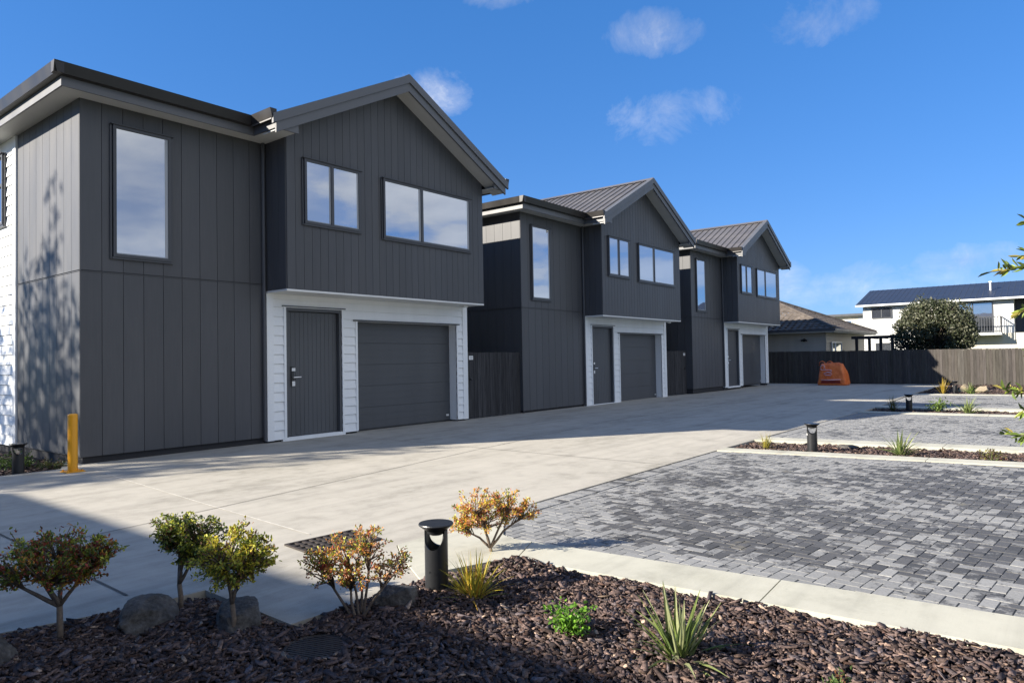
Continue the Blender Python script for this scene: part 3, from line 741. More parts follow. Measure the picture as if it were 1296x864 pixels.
def shrub(label, loc, crown, nclus, nleaf, leaf, pal, pw, stems=3, stemr=.010, fork=.35, lean=(0,0), extra=(), seed=1, flat=.0, bare=.0):
    """crown: list of ellipsoids (cx,cy,cz,rx,ry,rz) relative to the base; one stem mesh, one foliage mesh"""
    rnd = random.Random(seed)
    root = thing('shrub', label, 'shrub', loc, -.899, 'small clipped shrubs along the front bed')
    st = MB(); C = []
    bark = (.16,.125,.095)
    trunks = []
    ez = sum(e[2]-e[5] for e in crown)/len(crown); fk = V((rnd.uniform(-.01,.01), 0, max(.04, ez*fork)))
    if fork > .2: st.tube([(rnd.uniform(-.015,.015),0,-.04), fk*.5+V((.006,0,0)), fk], [stemr*1.15, stemr, stemr*.95], 7, tint=bark)
    for k in range(stems):
        a = 2*math.pi*k/stems+rnd.uniform(-.5,.5)
        p0 = fk if fork > .2 else V((math.cos(a)*.02, math.sin(a)*.02, -.03))
        e = crown[k % len(crown)]
        tgt = V((e[0]+rnd.uniform(-.25,.25)*e[3], e[1]+rnd.uniform(-.5,.5)*e[4], e[2]-e[5]*.25))
        mid = p0.lerp(tgt, .5)+V((rnd.uniform(-.02,.02)-tgt.x*.12, rnd.uniform(-.02,.02), 0))
        st.tube([p0, p0.lerp(mid,.5)+V((rnd.uniform(-.006,.006),0,0)), mid, tgt], [stemr*.8, stemr*.7, stemr*.6, stemr*.35], 6, tint=bark)
        trunks.append((p0, mid, tgt))
    for e in crown:
        m = max(4, int(nclus*(e[3]*e[4]*e[5])**.5/sum((q[3]*q[4]*q[5])**.5 for q in crown)))
        for i in range(m):
            while True:
                d = V((rnd.uniform(-1,1), rnd.uniform(-1,1), rnd.uniform(-1,1)))
                if d.length <= 1 and d.length > .35: break
            if rnd.random() < .16: d = d*rnd.uniform(1.05,1.35)
            p = V((e[0]+d.x*e[3], e[1]+d.y*e[4], e[2]+d.z*e[5]*(1-flat*(d.z > 0))))
            t = min(trunks, key=lambda q: (q[2]-p).length)
            s = t[1].lerp(t[2], rnd.uniform(.3,1))
            m_ = s.lerp(p, .55)+V((rnd.uniform(-.015,.015), rnd.uniform(-.015,.015), rnd.uniform(0,.02)))
            st.tube([s, m_, p], [stemr*.36, stemr*.25, stemr*.13], 4, tint=bark)
            C.append((p, (p-m_).normalized()))
            C.append((m_.lerp(p,.45), (p-m_).normalized()))
    st.build('stem', M['bark'], root, True)
    P = []; D = []
    for p, d in C:
        k = int(nleaf*rnd.uniform(.4,1.5))
        for i in range(k):
            P.append(p+V((rnd.gauss(0,1), rnd.gauss(0,1), rnd.gauss(0,.8)))*leaf*.62); D.append(d*.7+V((rnd.gauss(0,1), rnd.gauss(0,1), rnd.gauss(.2,1)))*.7)
    P = np.array([tuple(p) for p in P]); D = np.array([tuple(p) for p in D]); n = len(P)
    pal = np.array(pal); pw = np.array(pw)/sum(pw)
    # young leaves at the outside and top take the brighter end of the palette
    zrel = (P[:,2]-P[:,2].min())/(np.ptp(P[:,2])+1e-6)
    idx = RNG.choice(len(pal), n, p=pw)
    cl = np.array([mnoise.noise(V((x*14+seed*3, y*14, z*14))) for x, y, z in P])
    alt = np.clip(((cl+.5)*len(pal)).astype(int), 0, len(pal)-1)
    idx = np.where(RNG.random(n) < .55, alt, idx)
    t = pal[idx]*RNG.uniform(.75,1.25,(n,1))
    v, q, tt = leaf_mesh(P, D, rand_dirs(n, .8), leaf*RNG.uniform(.7,1.3,n), leaf*RNG.uniform(.42,.62,n), t)
    np_mesh('foliage', v, q, tt, M['leaf'], root)
    return root

RED = (.40,.090,.050); ORG = (.62,.29,.065); PNK = (.66,.36,.22); YLG = (.54,.52,.07); GRN = (.17,.22,.04); DGR = (.055,.080,.026); BRN = (.22,.12,.055); YEL = (.72,.58,.08)
GZ = -.035
shrub('clipped shrub with dark red and green leaves, leftmost in the front bed', (1.35,4.02,GZ),
      [(0,0,.455,.235,.19,.125),(-.17,.02,.41,.13,.13,.09),(.18,0,.43,.12,.12,.09),(.02,-.04,.36,.16,.13,.09),(-.235,.0,.335,.06,.06,.05)], 230, 13, .0195,
      [YLG,GRN,BRN,RED,GRN,ORG], [1.8,3,1.6,1.9,2,1.8], 5, .015, fork=.62, seed=2)
shrub('shrub with small green and yellow-green leaves behind another one, left of the boulders', (1.96,4.0,GZ),
      [(.07,0,.42,.19,.16,.13),(-.03,0,.45,.13,.12,.10),(.10,-.02,.33,.12,.11,.08)], 170, 14, .0195,
      [DGR,GRN,YLG,GRN,BRN,DGR], [3,3,1.6,2,1,2], 4, .014, fork=.5, seed=3)
shrub('shrub with bright yellow-green leaves in front of the round boulder', (1.95,3.42,GZ),
      [(0,0,.42,.17,.15,.13),(.12,0,.40,.11,.10,.10),(-.11,.02,.38,.11,.11,.10),(.02,-.03,.32,.13,.11,.07)], 180, 15, .0195,
      [GRN,YLG,YEL,YLG,BRN,GRN], [2,3,2.4,2.5,1,1.6], 4, .014, fork=.55, seed=4)
shrub('loose shrub with orange and olive leaves in front of the driveway drain grate', (2.44,3.02,GZ),
      [(-.06,0,.36,.20,.15,.12),(.04,.02,.43,.10,.10,.08),(-.20,0,.30,.11,.10,.09),(.20,0,.30,.10,.09,.08),(0,-.02,.27,.20,.13,.07)], 165, 11, .0170,
      [PNK,ORG,YLG,GRN,BRN,ORG,RED], [2.4,2.4,2.8,1.6,.8,1.8,.7], 6, .012, fork=.1, seed=5)
shrub('shrub with orange-red and yellow leaves beside the black bollard lamp', (3.78,3.24,-.02),
      [(-.08,0,.35,.18,.15,.12),(.12,0,.36,.16,.13,.10),(-.20,0,.22,.09,.09,.10),(.26,0,.30,.10,.08,.06),(-.02,0,.26,.18,.12,.07)], 165, 13, .0180,
      [PNK,ORG,YEL,ORG,RED,GRN,YLG], [2.4,2.6,2.6,1.8,.7,.9,1.8], 5, .013, fork=.25, seed=6)

def blades(name, label, cat, loc, n, length, width, pal, spread=.8, droop=.5, seed=1, group=None, base=.03):
    """tuft of strap leaves"""
    rnd = random.Random(seed); root = thing(name, label, cat, loc, 0, group)
    mb = MB()
    for i in range(n):
        a = rnd.uniform(0, 2*math.pi); inc = abs(rnd.gauss(0, .5))*spread; l = length*rnd.uniform(.55,1.1); w = width*rnd.uniform(.6,1.1)
        d = V((math.cos(a), math.sin(a), 0)); sd = V((-math.sin(a), math.cos(a), 0)); b0 = d*rnd.uniform(0, base)+sd*rnd.uniform(-base,base)
        pts = []; p = b0.copy(); th = inc; S = 6; tw = rnd.uniform(-.6,.6)
        for k in range(S+1):
            pts.append((p.copy(), th)); p = p+(d*math.sin(th)+V((0,0,math.cos(th))))*l/S; th += droop*inc*.5/S*2+rnd.uniform(-.03,.05)
        col = V(rnd.choice(pal))*rnd.uniform(.75,1.25)
        rows = []
        for k, (p, th) in enumerate(pts):
            f = k/S; ww = w*(.55+.9*f if f < .5 else 1.0*(1-f)*2)*.5
            if k == S: ww = w*.04
            nrm = d*math.cos(th)-V((0,0,math.sin(th)))
            ss = (sd*math.cos(tw*f)+nrm*math.sin(tw*f))
            rows.append((p-ss*ww+nrm*ww*-.35, p+nrm*ww*.15, p+ss*ww+nrm*ww*-.35))
        for k in range(S):
            a_, b_ = rows[k], rows[k+1]
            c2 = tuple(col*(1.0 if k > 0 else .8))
            mb.face([a_[0],a_[1],b_[1],b_[0]], c2); mb.face([a_[1],a_[2],b_[2],b_[1]], c2)
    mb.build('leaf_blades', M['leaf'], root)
    return root

FLX = [(.16,.21,.055),(.24,.28,.10),(.11,.16,.05),(.36,.38,.19)]
blades('flax', 'green striped flax with spiky strap leaves in the front bed, the largest of its kind', 'plant', (2.96,1.42,-.04), 72, .35, .026, FLX, 1.6, .55, 3, 'flax tufts in the mulch')
blades('ornamental_grass', 'yellow-orange grass tuft at the foot of the nearest black bollard lamp', 'plant', (3.05,2.74,-.04), 170, .28, .010, [(.52,.42,.05),(.40,.40,.06),(.55,.34,.06),(.28,.28,.05)], 1.3, .6, 4, 'ornamental grass tufts')
blades('flax', 'pale green flax tuft in the strip behind the first paved bay', 'plant', (10.66,1.83,-.04), 60, .36, .022, [(.15,.20,.06),(.28,.31,.12),(.12,.17,.05)], 1.6, .7, 5, 'flax tufts in the mulch')
blades('flax', 'bright green flax tuft in the strip behind the second paved bay', 'plant', (18.5,1.82,-.04), 55, .42, .028, [(.18,.24,.06),(.28,.33,.12)], 1.6, .7, 6, 'flax tufts in the mulch')
blades('ornamental_grass', 'yellow grass tuft on the driveway end of the first mulch strip', 'plant', (10.47,3.56,-.04), 75, .27, .009, [(.42,.36,.07),(.30,.28,.07)], 1.3, .7, 7, 'ornamental grass tufts')
blades('ornamental_grass', 'dark olive grass tuft in shadow at the end of the second mulch strip', 'plant', (18.55,3.32,-.04), 60, .40, .011, [(.10,.11,.03),(.15,.13,.04)], .9, .6, 8, 'ornamental grass tufts')
blades('ornamental_grass', 'golden grass tuft in front of the back fence bed', 'plant', (26.6,3.28,-.03), 50, .55, .022, [(.48,.34,.04),(.40,.30,.06)], .55, .5, 9, 'ornamental grass tufts')
blades('flax', 'low green tuft at the foot of the farthest bollard lamp', 'plant', (26.8,2.55,-.03), 50, .42, .03, [(.16,.24,.05),(.22,.28,.08)], 1.6, .7, 10, 'flax tufts in the mulch')

def herb(label, loc, r, h, n, leaf, pal, seed, group=None):
    rnd = random.Random(seed); root = thing('leafy_plant', label, 'plant', loc, 0, group)
    st = MB(); P = []; D = []
    for i in range(max(5, n//14)):
        a = rnd.uniform(0,6.28); q = rnd.random()**.5
        p = V((math.cos(a)*r*q, math.sin(a)*r*q, h*rnd.uniform(.5,1)*(1-.4*q)))
        st.tube([(rnd.uniform(-.01,.01),rnd.uniform(-.01,.01),-.02), p*.55+V((0,0,.02)), p], [.004,.003,.0015], 4, tint=(.10,.13,.04))
        for k in range(14):
            s = p*rnd.uniform(.55,1.05); P.append(tuple(s+V((rnd.gauss(0,1),rnd.gauss(0,1),rnd.gauss(0,1)))*leaf*.9)); D.append((rnd.gauss(0,1),rnd.gauss(0,1),rnd.gauss(.3,.7)))
    st.build('stem', M['bark'], root, True)
    P = np.array(P); D = np.array(D); m = len(P); pal = np.array(pal)
    v, q_, t = leaf_mesh(P, D, rand_dirs(m, 1.2), leaf*RNG.uniform(.7,1.3,m), leaf*RNG.uniform(.5,.8,m), pal[RNG.integers(0,len(pal),m)]*RNG.uniform(.75,1.25,(m,1)))
    np_mesh('foliage', v, q_, t, M['leaf'], root)
    return root
FG = [(.14,.30,.03),(.20,.40,.045),(.11,.23,.03)]
herb('small bright green leafy plant in the middle of the front bed', (2.90,1.98,-.04), .112, .26, 340, .025, FG, 1)
herb('small dark leafy plant at the bottom edge of the front bed', (2.98,.76,-.045), .08, .16, 120, .019, [(.07,.12,.03),(.10,.15,.04),(.13,.06,.03)], 2)
herb('low bronze leafy plant at the right of the strip behind the first bay', (10.62,.80,-.04), .16, .18, 150, .03, [(.16,.15,.05),(.10,.05,.04),(.20,.19,.06)], 3)
herb('green leafy plant beside the bollard lamp behind the second bay', (18.85,2.45,-.04), .26, .32, 260, .05, [(.16,.24,.05),(.12,.18,.04)], 4)
herb('low green ground plant against the white side wall behind the bollard lamp', (3.30,11.35,-.03), .30, .26, 420, .035, [(.05,.09,.02),(.08,.13,.03)], 5)
herb('low green ground plant against the charcoal side wall near the yellow post', (3.62,10.95,-.03), .22, .15, 300, .03, [(.04,.06,.02),(.08,.10,.03),(.10,.07,.04)], 6)

# ------------------------------------------------------------------ trees
def tree(label, loc, h, crown, nl, leaf, pal, trunk_r, seed, name='tree', wleaf=.55, group=None, inner=.45):
    rnd = random.Random(seed); root = thing(name, label, 'tree', loc, 0, group)
    tb = MB(); cz = min(e[2]-e[5]*.6 for e in crown)
    tb.tube([(0,0,-.1),(.03,.02,cz*.5),(-.02,.03,cz),(0,0,cz+.8)], [trunk_r,trunk_r*.85,trunk_r*.7,trunk_r*.35], 9, tint=(.10,.08,.065))
    P = []
    for e in crown:
        for i in range(14):
            d = V((rnd.gauss(0,1),rnd.gauss(0,1),rnd.gauss(.2,1))).normalized()
            p = V((e[0]+d.x*e[3]*.85, e[1]+d.y*e[4]*.85, e[2]+d.z*e[5]*.85)); s = V((0,0,cz*rnd.uniform(.75,1.15)))
            tb.tube([s, s.lerp(p,.5)+V((0,0,.1)), p], [trunk_r*.35,trunk_r*.2,trunk_r*.06], 5, tint=(.10,.08,.065))
    tb.build('trunk', M['bark'], root, True)
    vol = [e[3]*e[4]*e[5] for e in crown]; tot = sum(vol)
    for e, v_ in zip(crown, vol):
        m = int(nl*v_/tot); d = RNG.normal(0,1,(m,3)); d /= np.linalg.norm(d,axis=1,keepdims=True)
        rr = (inner+(1-inner)*RNG.random((m,1))**.6); 
        nz = np.array([mnoise.noise(V((a*2.6+seed, b*2.6, c*2.6))) for a, b, c in d])[:,None]
        rr *= 1+.22*nz
        P.append(np.array(e[:3])+d*rr*np.array(e[3:6]))
    P = np.concatenate(P)
    dens = np.array([mnoise.noise(V((a*1.7/leaf*.06+seed, b*1.7/leaf*.06, c*1.7/leaf*.06))) for a, b, c in P])
    P = P[dens > -.28]; m = len(P)
    pal = np.array(pal); t = pal[RNG.integers(0,len(pal),m)]*RNG.uniform(.7,1.3,(m,1))
    v, q, tt = leaf_mesh(P, rand_dirs(m,.1), rand_dirs(m,.6), leaf*RNG.uniform(.7,1.3,m), leaf*wleaf*RNG.uniform(.8,1.2,m), t)
    np_mesh('crown', v, q, tt, M['leaf'], root)
    return root
tree('dense rounded dark evergreen tree behind the back fence, before the white house', (38.2,4.95,0), 4.2,
     [(0,0,2.55,1.35,1.70,1.45),(0,.75,2.1,1.1,1.1,1.05),(0,-.75,2.2,1.1,1.05,1.1),(0,.2,3.2,1.0,1.05,.85)], 17000, .12,
     [(.075,.090,.045),(.105,.115,.062),(.15,.155,.095),(.20,.20,.14),(.055,.068,.034)], .12, 3)
# trees left of the frame that throw the dappled shade on the nearest house
tree('tall garden tree beyond the left end of the nearest house that dapples its side wall', (-8.3,20.3,0), 11, [(0,0,8.0,1.7,1.55,2.1),(.1,-.35,10.1,.5,.4,1.3),(-.1,1.9,7.6,1.4,1.2,1.9),(0,-.9,7.2,1.0,.8,1.3)], 2600, .18, [(.05,.08,.02),(.08,.11,.03)], .05, 12, group='tall garden trees left of the nearest house', inner=.1)
tree('tall garden tree left of the driveway that throws streaks of shade on the concrete', (-9.2,18.3,0), 9, [(0,0,7.0,1.5,.8,1.0),(2.2,-.85,7.6,1.5,.35,.7),(-1.2,.2,7.4,1.0,.6,.7)], 900, .20, [(.05,.08,.02),(.08,.11,.03)], .05, 15, group='tall garden trees left of the nearest house', inner=.1)

def sapling():
    root = thing('sapling', 'leafy young tree whose yellow-green twigs reach in at the right edge', 'tree', (3.35,-.185,-.05))
    st = MB(); P = []; D = []; rnd = random.Random(5)
    bark = (.10,.085,.05)
    st.tube([(0,0,-.05),(.01,-.01,.8),(-.01,0,1.5),(0,.02,2.2)], [.016,.013,.010,.004], 7, tint=bark)
    tw = [((0,0,1.55),(-.10,.20,1.72),(-.15,.40,1.70)), ((0,0,1.5),(-.05,.18,1.60),(-.05,.33,1.55)), ((0,0,1.2),(-.08,.2,1.24),(-.15,.385,1.255)), ((0,0,1.1),(-.1,.2,1.15),(-.12,.33,1.18)),
          ((0,0,.95),(-.1,.2,1.08),(-.15,.38,1.09)), ((0,0,1.8),(-.05,.15,1.9),(-.1,.29,1.88)), ((0,0,1.4),(.05,.17,1.46),(.05,.30,1.40)), ((0,0,1.5),(.1,-.2,1.6),(.1,-.35,1.6)), ((0,0,1.2),(.2,-.1,1.3),(.3,-.2,1.35)),
          ((0,0,1.7),(-.12,.16,1.78),(-.2,.31,1.745)), ((0,0,1.3),(.02,.16,1.38),(.0,.28,1.33))]
    for i in range(22):                                                # the rest of the crown, away from the driveway
        q = rnd.uniform(-2.6, -.1); z = rnd.uniform(.9, 1.95); l = rnd.uniform(.2, .42)*(2.3-z)
        tw.append(((0,0,z), (math.cos(q)*l*.5, math.sin(q)*l*.5, z+.10), (math.cos(q)*l, math.sin(q)*l, z+.12)))
    for a, b, c in tw:
        a, b, c = V(a), V(b), V(c); st.tube([a,b,c], [.006,.004,.0015], 5, tint=bark)
        for i in range(40):
            f = rnd.uniform(.35,1.02); p = b.lerp(c, (f-.35)/.65) if f > .35 else a.lerp(b, f/.35)
            d = (c-b).normalized()
            P.append(tuple(p)); D.append(tuple(d*.8+V((rnd.gauss(0,.7),rnd.gauss(0,.7),rnd.gauss(-.05,.6)))))
    st.build('trunk', M['bark'], root, True)
    P = np.array(P); D = np.array(D); n = len(P); pal = np.array([(.20,.28,.05),(.30,.35,.06),(.14,.20,.045),(.40,.34,.08),(.10,.14,.04)])
    v, q, t = leaf_mesh(P, D, rand_dirs(n,.9),   .044*RNG.uniform(.6,1.3,n), .0125*RNG.uniform(.7,1.2,n), pal[RNG.integers(0,len(pal),n)]*RNG.uniform(.8,1.2,(n,1)))
    np_mesh('foliage', v, q, t, M['leaf'], root)
sapling()

# ------------------------------------------------------------------ bollard lamps, post, grate, cover
def bollard():
    root = thing('bollard_lamp', '', 'bollard lamp', (0,0,0), 0, 'black bollard lamps along the driveway')
    n = 48; ro, ri = .068, .058; P = []; F = []
    def zt(q):
        a = abs(math.sin(q)); return .268+.085*(1-math.sqrt(max(0, 1-(a/.90)**2))) if a < .88 else .375
    for k in range(n):
        q = 2*math.pi*k/n; c, s = math.cos(q), math.sin(q); z = zt(q)
        P += [(ro*c,ro*s,-.05),(ro*c,ro*s,z),(ri*c,ri*s,z-.004),(ri*c,ri*s,.245)]
    for k in range(n):
        a, b = k*4, ((k+1) % n)*4
        for i in range(3): F.append((a+i, b+i, b+i+1, a+i+1))
    F.append(tuple(k*4+3 for k in range(n)))
    m = MB(); m.mesh(P, F); m.build('post', M['black'], root)
    m = MB(); m.lathe([(.052,.355),(.060,.372),(.100,.402),(.103,.408),(.100,.414),(.0,.417)], 40); m.build('cap', M['black'], root, False)
    m = MB(); m.lathe([(.0,.338),(.034,.346),(.050,.356)], 20); m.build('lamp_lens', M['greypanel'], root, True)
    m = MB(); a0 = math.radians(-72)
    pts = []
    for i in range(5):
        q = a0+(i-2)*.10; pts += [(.0692*math.cos(q),.0692*math.sin(q),.245),(.0692*math.cos(q),.0692*math.sin(q),.275)]
    m.mesh(pts, [(2*i,2*i+2,2*i+3,2*i+1) for i in range(4)]); m.build('sticker', M['whiteplastic'], root)
    return root
BL = bollard()
spots = [((2.96,2.95,-.012), 3.55, 'nearest black bollard lamp, in the front bed between shrub and grass tuft'),
         ((10.44,2.90,-.04), 3.35, 'black bollard lamp in the strip between the first and second paved bays'),
         ((18.70,3.00,-.04), 3.25, 'black bollard lamp in the strip between the second and third paved bays'),
         ((27.18,3.01,-.03), 3.2, 'farthest black bollard lamp, beside the tan rocks by the back fence'),
         ((3.16,10.76,-.035), 1.2, 'black bollard lamp against the white side wall of the nearest house')]
for i, (p, rz, lab) in enumerate(spots):
    o = BL if i == 0 else copy_tree(BL)
    o.location = p; o.rotation_euler = (0,0,rz); o['label'] = lab

yp = thing('safety_post', 'yellow steel safety post on a base plate at the corner of the nearest house', 'post', (3.60,10.20,0))
m = MB(); m.lathe([(.058,.012),(.058,.735),(.054,.745),(.045,.75)], 28); m.build('post', M['yellow'], yp, False)
m = MB(); m.ext([(-.11,-.11),(.11,-.11),(.11,.11),(-.11,.11)], (0,0,.001), X_, Y_, Z_, .011)
for a in (-.085,.085):
    for b in (-.085,.085): m.lathe([(.012,.012),(.012,.026),(.008,.03)], 6, (a,b,0))
m.build('base_plate', M['yellow'], yp)

gr = thing('drain_grate', 'dark cast iron drain grate set into the driveway', 'drain grate', (3.31,4.38,0), -.10)
m = MB(); w, d = .29, .21
m.box((-w,-d,.002),(w,d,.004)); m.build('pit', M['blackgap'], gr)
m = MB()
m.box((-w,-d,.004),(w,-d+.022,.014)); m.box((-w,d-.022,.004),(w,d,.014)); m.box((-w,-d+.022,.004),(-w+.022,d-.022,.014)); m.box((w-.022,-d+.022,.004),(w,d-.022,.014))
m.build('grate_frame', M['cast'], gr)
m = MB(); k = 9
for i in range(1, k):
    x = -w+.022+(2*w-.044)*i/k; m.box((x-.012,-d+.022,.004),(x+.012,d-.022,.013))
for i in range(1, 5):
    y = -d+.022+(2*d-.044)*i/5; m.box((-w+.022,y-.009,.004),(w-.022,y+.009,.0122))
m.build('bars', M['cast'], gr)

mh = thing('inspection_cover', 'round ribbed inspection cover sunk in the mulch of the front bed', 'manhole cover', (2.05,2.86,-.012), .3)
m = MB(); m.lathe([(.150,-.03),(.150,.012),(.143,.016),(.138,.016),(.136,.010),(0,.010)], 40); m.build('rim', M['cast'], mh)
m = MB()
for i in range(-6, 7):
    x = i*.020; y = math.sqrt(.130**2-x*x); m.box((x-.006,-y,.010),(x+.006,y,.0145))
m.build('ribs', M['cast'], mh)

def rock(label, loc, size, rz, mat, seed, group='boulders in the beds'):
    import bmesh
    bm = bmesh.new(); bmesh.ops.create_icosphere(bm, subdivisions=5, radius=1)
    rnd = random.Random(seed); planes = []
    for i in range(17):
        d = V((rnd.gauss(0,1),rnd.gauss(0,1),rnd.gauss(.1,.8))).normalized(); planes.append((d, rnd.uniform(.58,.88)))
    for v in bm.verts:
        p = v.co.copy()
        for d, h in planes:
            s = p.dot(d)
            if s > h: p -= d*(s-h)*.985
        nv = mnoise.noise(p*1.3+V((seed,0,0)))*.12+mnoise.noise(p*4+V((0,seed,0)))*.06+mnoise.noise(p*11)*.035+mnoise.noise(p*26)*.016
        p = p*(1+nv); v.co = V((p.x*size[0], p.y*size[1], max(p.z, -.45)*size[2]))
    me = bpy.data.meshes.new('boulder'); bm.to_mesh(me); bm.free(); me.shade_smooth(); me.materials.append(mat)
    o = bpy.data.objects.new('boulder', me); COL.objects.link(o); o.location = loc; o.rotation_euler = (0,0,rz)
    return tag(o, label, 'rock', group)
rock('dark grey angular boulder beside the driveway edge, second rock from the left', (1.72,3.93,-.005), (.235,.17,.125), .9, M['rock'], 2)
rock('rounded grey boulder behind the yellow-green shrub', (2.03,3.52,-.01), (.18,.15,.135), .4, M['rock'], 5)
rock('brown-grey boulder at the left foot of the nearest bollard lamp', (2.70,3.02,.0), (.15,.135,.13), .2, M['rock'], 8)
rock('dark boulder at the left edge of the picture in the front bed', (1.06,3.96,.0), (.17,.14,.11), 1.4, M['rock'], 11)
rock('flat tan rock right of the farthest bollard lamp by the fence', (27.9,2.32,.02), (.24,.32,.24), .2, M['tanrock'], 14)
rock('small pale rock directly behind the farthest bollard lamp', (28.2,2.85,.02), (.16,.20,.26), .7, M['tanrock'], 17)
rock('flat dark grey form modelled as the bollard cap shadow at the back kerb of the first mulch strip', (11.12,2.62,-.02), (.07,.17,.06), .1, M['rock'], 20)  # solid dark form put where the bollard cap's shadow falls

# ------------------------------------------------------------------ gates and fences
def gate(label, x0, x1, y, h, sign_u, latch_u, nb, zg=0.):
    root = thing('timber_gate', label, 'gate', (x0,y,zg), 0, 'black timber gates between the houses')
    rnd = random.Random(int(x0*10)); m = MB(); w = (x1-x0)/nb
    for i in range(nb):
        t = rnd.uniform(.75,1.2); m.box((i*w+.003,0,.035+rnd.uniform(-.006,.006)),((i+1)*w-.003,.02,h+rnd.uniform(-.004,.004)),(t,t,t))
    m.build('palings', M['gate'], root)
    m = MB()
    for z in (.25,.8,1.35): m.box((0,.021,z),(x1-x0,.06,z+.09),(1,1,1))
    m.build('rails', M['gate'], root)
    m = MB(); m.box((sign_u-.07,-.008,h-.17),(sign_u+.07,-.001,h-.08)); s = m.build('number_plate', M['whiteplastic'], root)
    m = MB()
    for a, b in ((-.045,-.03),(-.012,.006),(.02,.045)): m.box((sign_u+a,-.0105,h-.147),(sign_u+b,-.0082,h-.103))
    m.build('plate_marks', M['greypanel'], s)
    m = MB(); m.lathe([(.02,-.02),(.028,0),(.02,.02)], 10, (latch_u,-.03,h-.62)); m.box((latch_u-.02,-.012,h-.68),(latch_u+.02,-.001,h-.56)); m.build('latch', M['black'], root)
    return root
gate('black timber gate between the nearest and the middle house', 11.96, 14.01, 10.90, 1.56, .20, .17, 14, -.02)
gate('black timber gate between the middle and the farthest house, left leaf', 21.98, 22.90, 10.92, 1.56, .13, .12, 6, 0)
gate('black timber gate between the middle and the farthest house, right leaf', 22.92, 23.87, 10.92, 1.56, .78, .80, 6, 0)

fe = thing('fence', 'long dark timber paling fence along the back of the driveway', 'fence', (34.2,0,0))
rnd = random.Random(4); m = MB(); y = -8.
while y < 17:
    w = .108; t = rnd.uniform(.78,1.2); h = 1.44+rnd.uniform(-.008,.008)+.006*max(0,y)
    m.box((rnd.uniform(-.006,.006),y+.002,-.1),(.022,y+w-.003,h),(t,t*rnd.uniform(.97,1.02),t*rnd.uniform(.94,1.02))); y += w
m.build('palings', M['fence'], fe)
m = MB(); m.box((.0235,-8,-.1),(.034,17,1.40),(.8,.8,.8)); m.build('added_gap_panel', M['fence'], fe)  # unseen panel added to block bright background light between the palings
m = MB()
for z in (.3,.85,1.3): m.box((.035,-8,z),(.07,17,z+.08),(1,1,1))
m.build('rails', M['fence'], fe)
for i in range(11):
    m = MB(); m.box((.071,-7.9+i*2.4,-.15),(.16,-7.8+i*2.4,1.42),(1,1,1)); m.build('post', M['fence'], fe)

# ------------------------------------------------------------------ orange bag
def bag():
    root = thing('skip_bag', 'slumped orange waste bag standing on the driveway before the dark fence', 'bag', (32.75,8.12,0))
    import bmesh
    # outline sections in (y, x) at heights: wide base, narrower slumped top
    secs = [(0.0,.69,.42,0),(.08,.70,.44,0),(.25,.66,.42,.0),(.45,.63,.40,.0),(.62,.60,.37,.01),(.80,.565,.33,.02),(.93,.50,.24,.05),(.96,.40,.12,.09)]
    n = 56; P = []; F = []
    for (z, hy, hx, oy) in secs:
        for k in range(n):
            q = 2*math.pi*k/n; c, s = math.cos(q), math.sin(q); e = .24
            yy = (math.copysign(abs(s)**e, s)*hy+oy)*.84; xx = math.copysign(abs(c)**e, c)*hx
            dz = -.85*max(0, (-yy-.34))*(z > .7)
            wv = .035*mnoise.noise(V((yy*4, z*5, xx*4)))+.03*mnoise.noise(V((yy*11, z*9, xx*11)))
            P.append((xx*(1+wv*1.5), yy*(1+wv), max(0, z+dz*1.2+wv*(z > .1))))
    m_ = len(secs)
    for i in range(m_-1):
        for k in range(n): F.append((i*n+k, i*n+(k+1) % n, (i+1)*n+(k+1) % n, (i+1)*n+k))
    F.append(tuple(range((m_-1)*n, m_*n))); F.append(tuple(range(n-1,-1,-1)))
    m = MB(); m.mesh(P, F); m.build('bag_body', M['bag'], root, True)
    for y0 in (.42,.10,-.28):
        m = MB(); z0 = .93 if y0 > 0 else .84
        m.tube([(-.16,y0+.13,z0-.1),(-.17,y0+.10,z0+.07),(-.15,y0,z0+.12),(-.14,y0-.10,z0+.06),(-.13,y0-.12,z0-.1)], .016, 6); m.build('carry_loop', M['bag'], root, True)
    m = MB(); m.tube([(-.455,.42,.235),(-.462,.1,.23),(-.455,-.38,.25)], [.02,.028,.02], 6); m.build('hem', M['bagprint'], root, True)
    m = MB(); m.ext([(-.38,.09),(.43,.09),(.39,.195),(.1,.205),(-.35,.20)], (-.452,0,0), Y_, Z_, NX, .006); m.build('fold_slot', M['bagslot'], root)
    m = MB()
    def arc(cy, cz, ry, rz, a0, a1, r=.018):
        pts = [(-.462+.16*max(0,cz-.45),cy+ry*math.cos(math.radians(a0+(a1-a0)*i/10)),cz+rz*math.sin(math.radians(a0+(a1-a0)*i/10))) for i in range(11)]; m.tube(pts, r, 5)
    arc(.12,.62,.15,.05,20,300); arc(.12,.50,.17,.05,-160,150); arc(.12,.41,.11,.02,0,180,.012)
    arc(.34,.80,.08,.07,-30,250,.02); arc(.33,.71,.09,.05,160,380,.02)
    m.build('printed_mark', M['bagprint'], root, True)
bag()

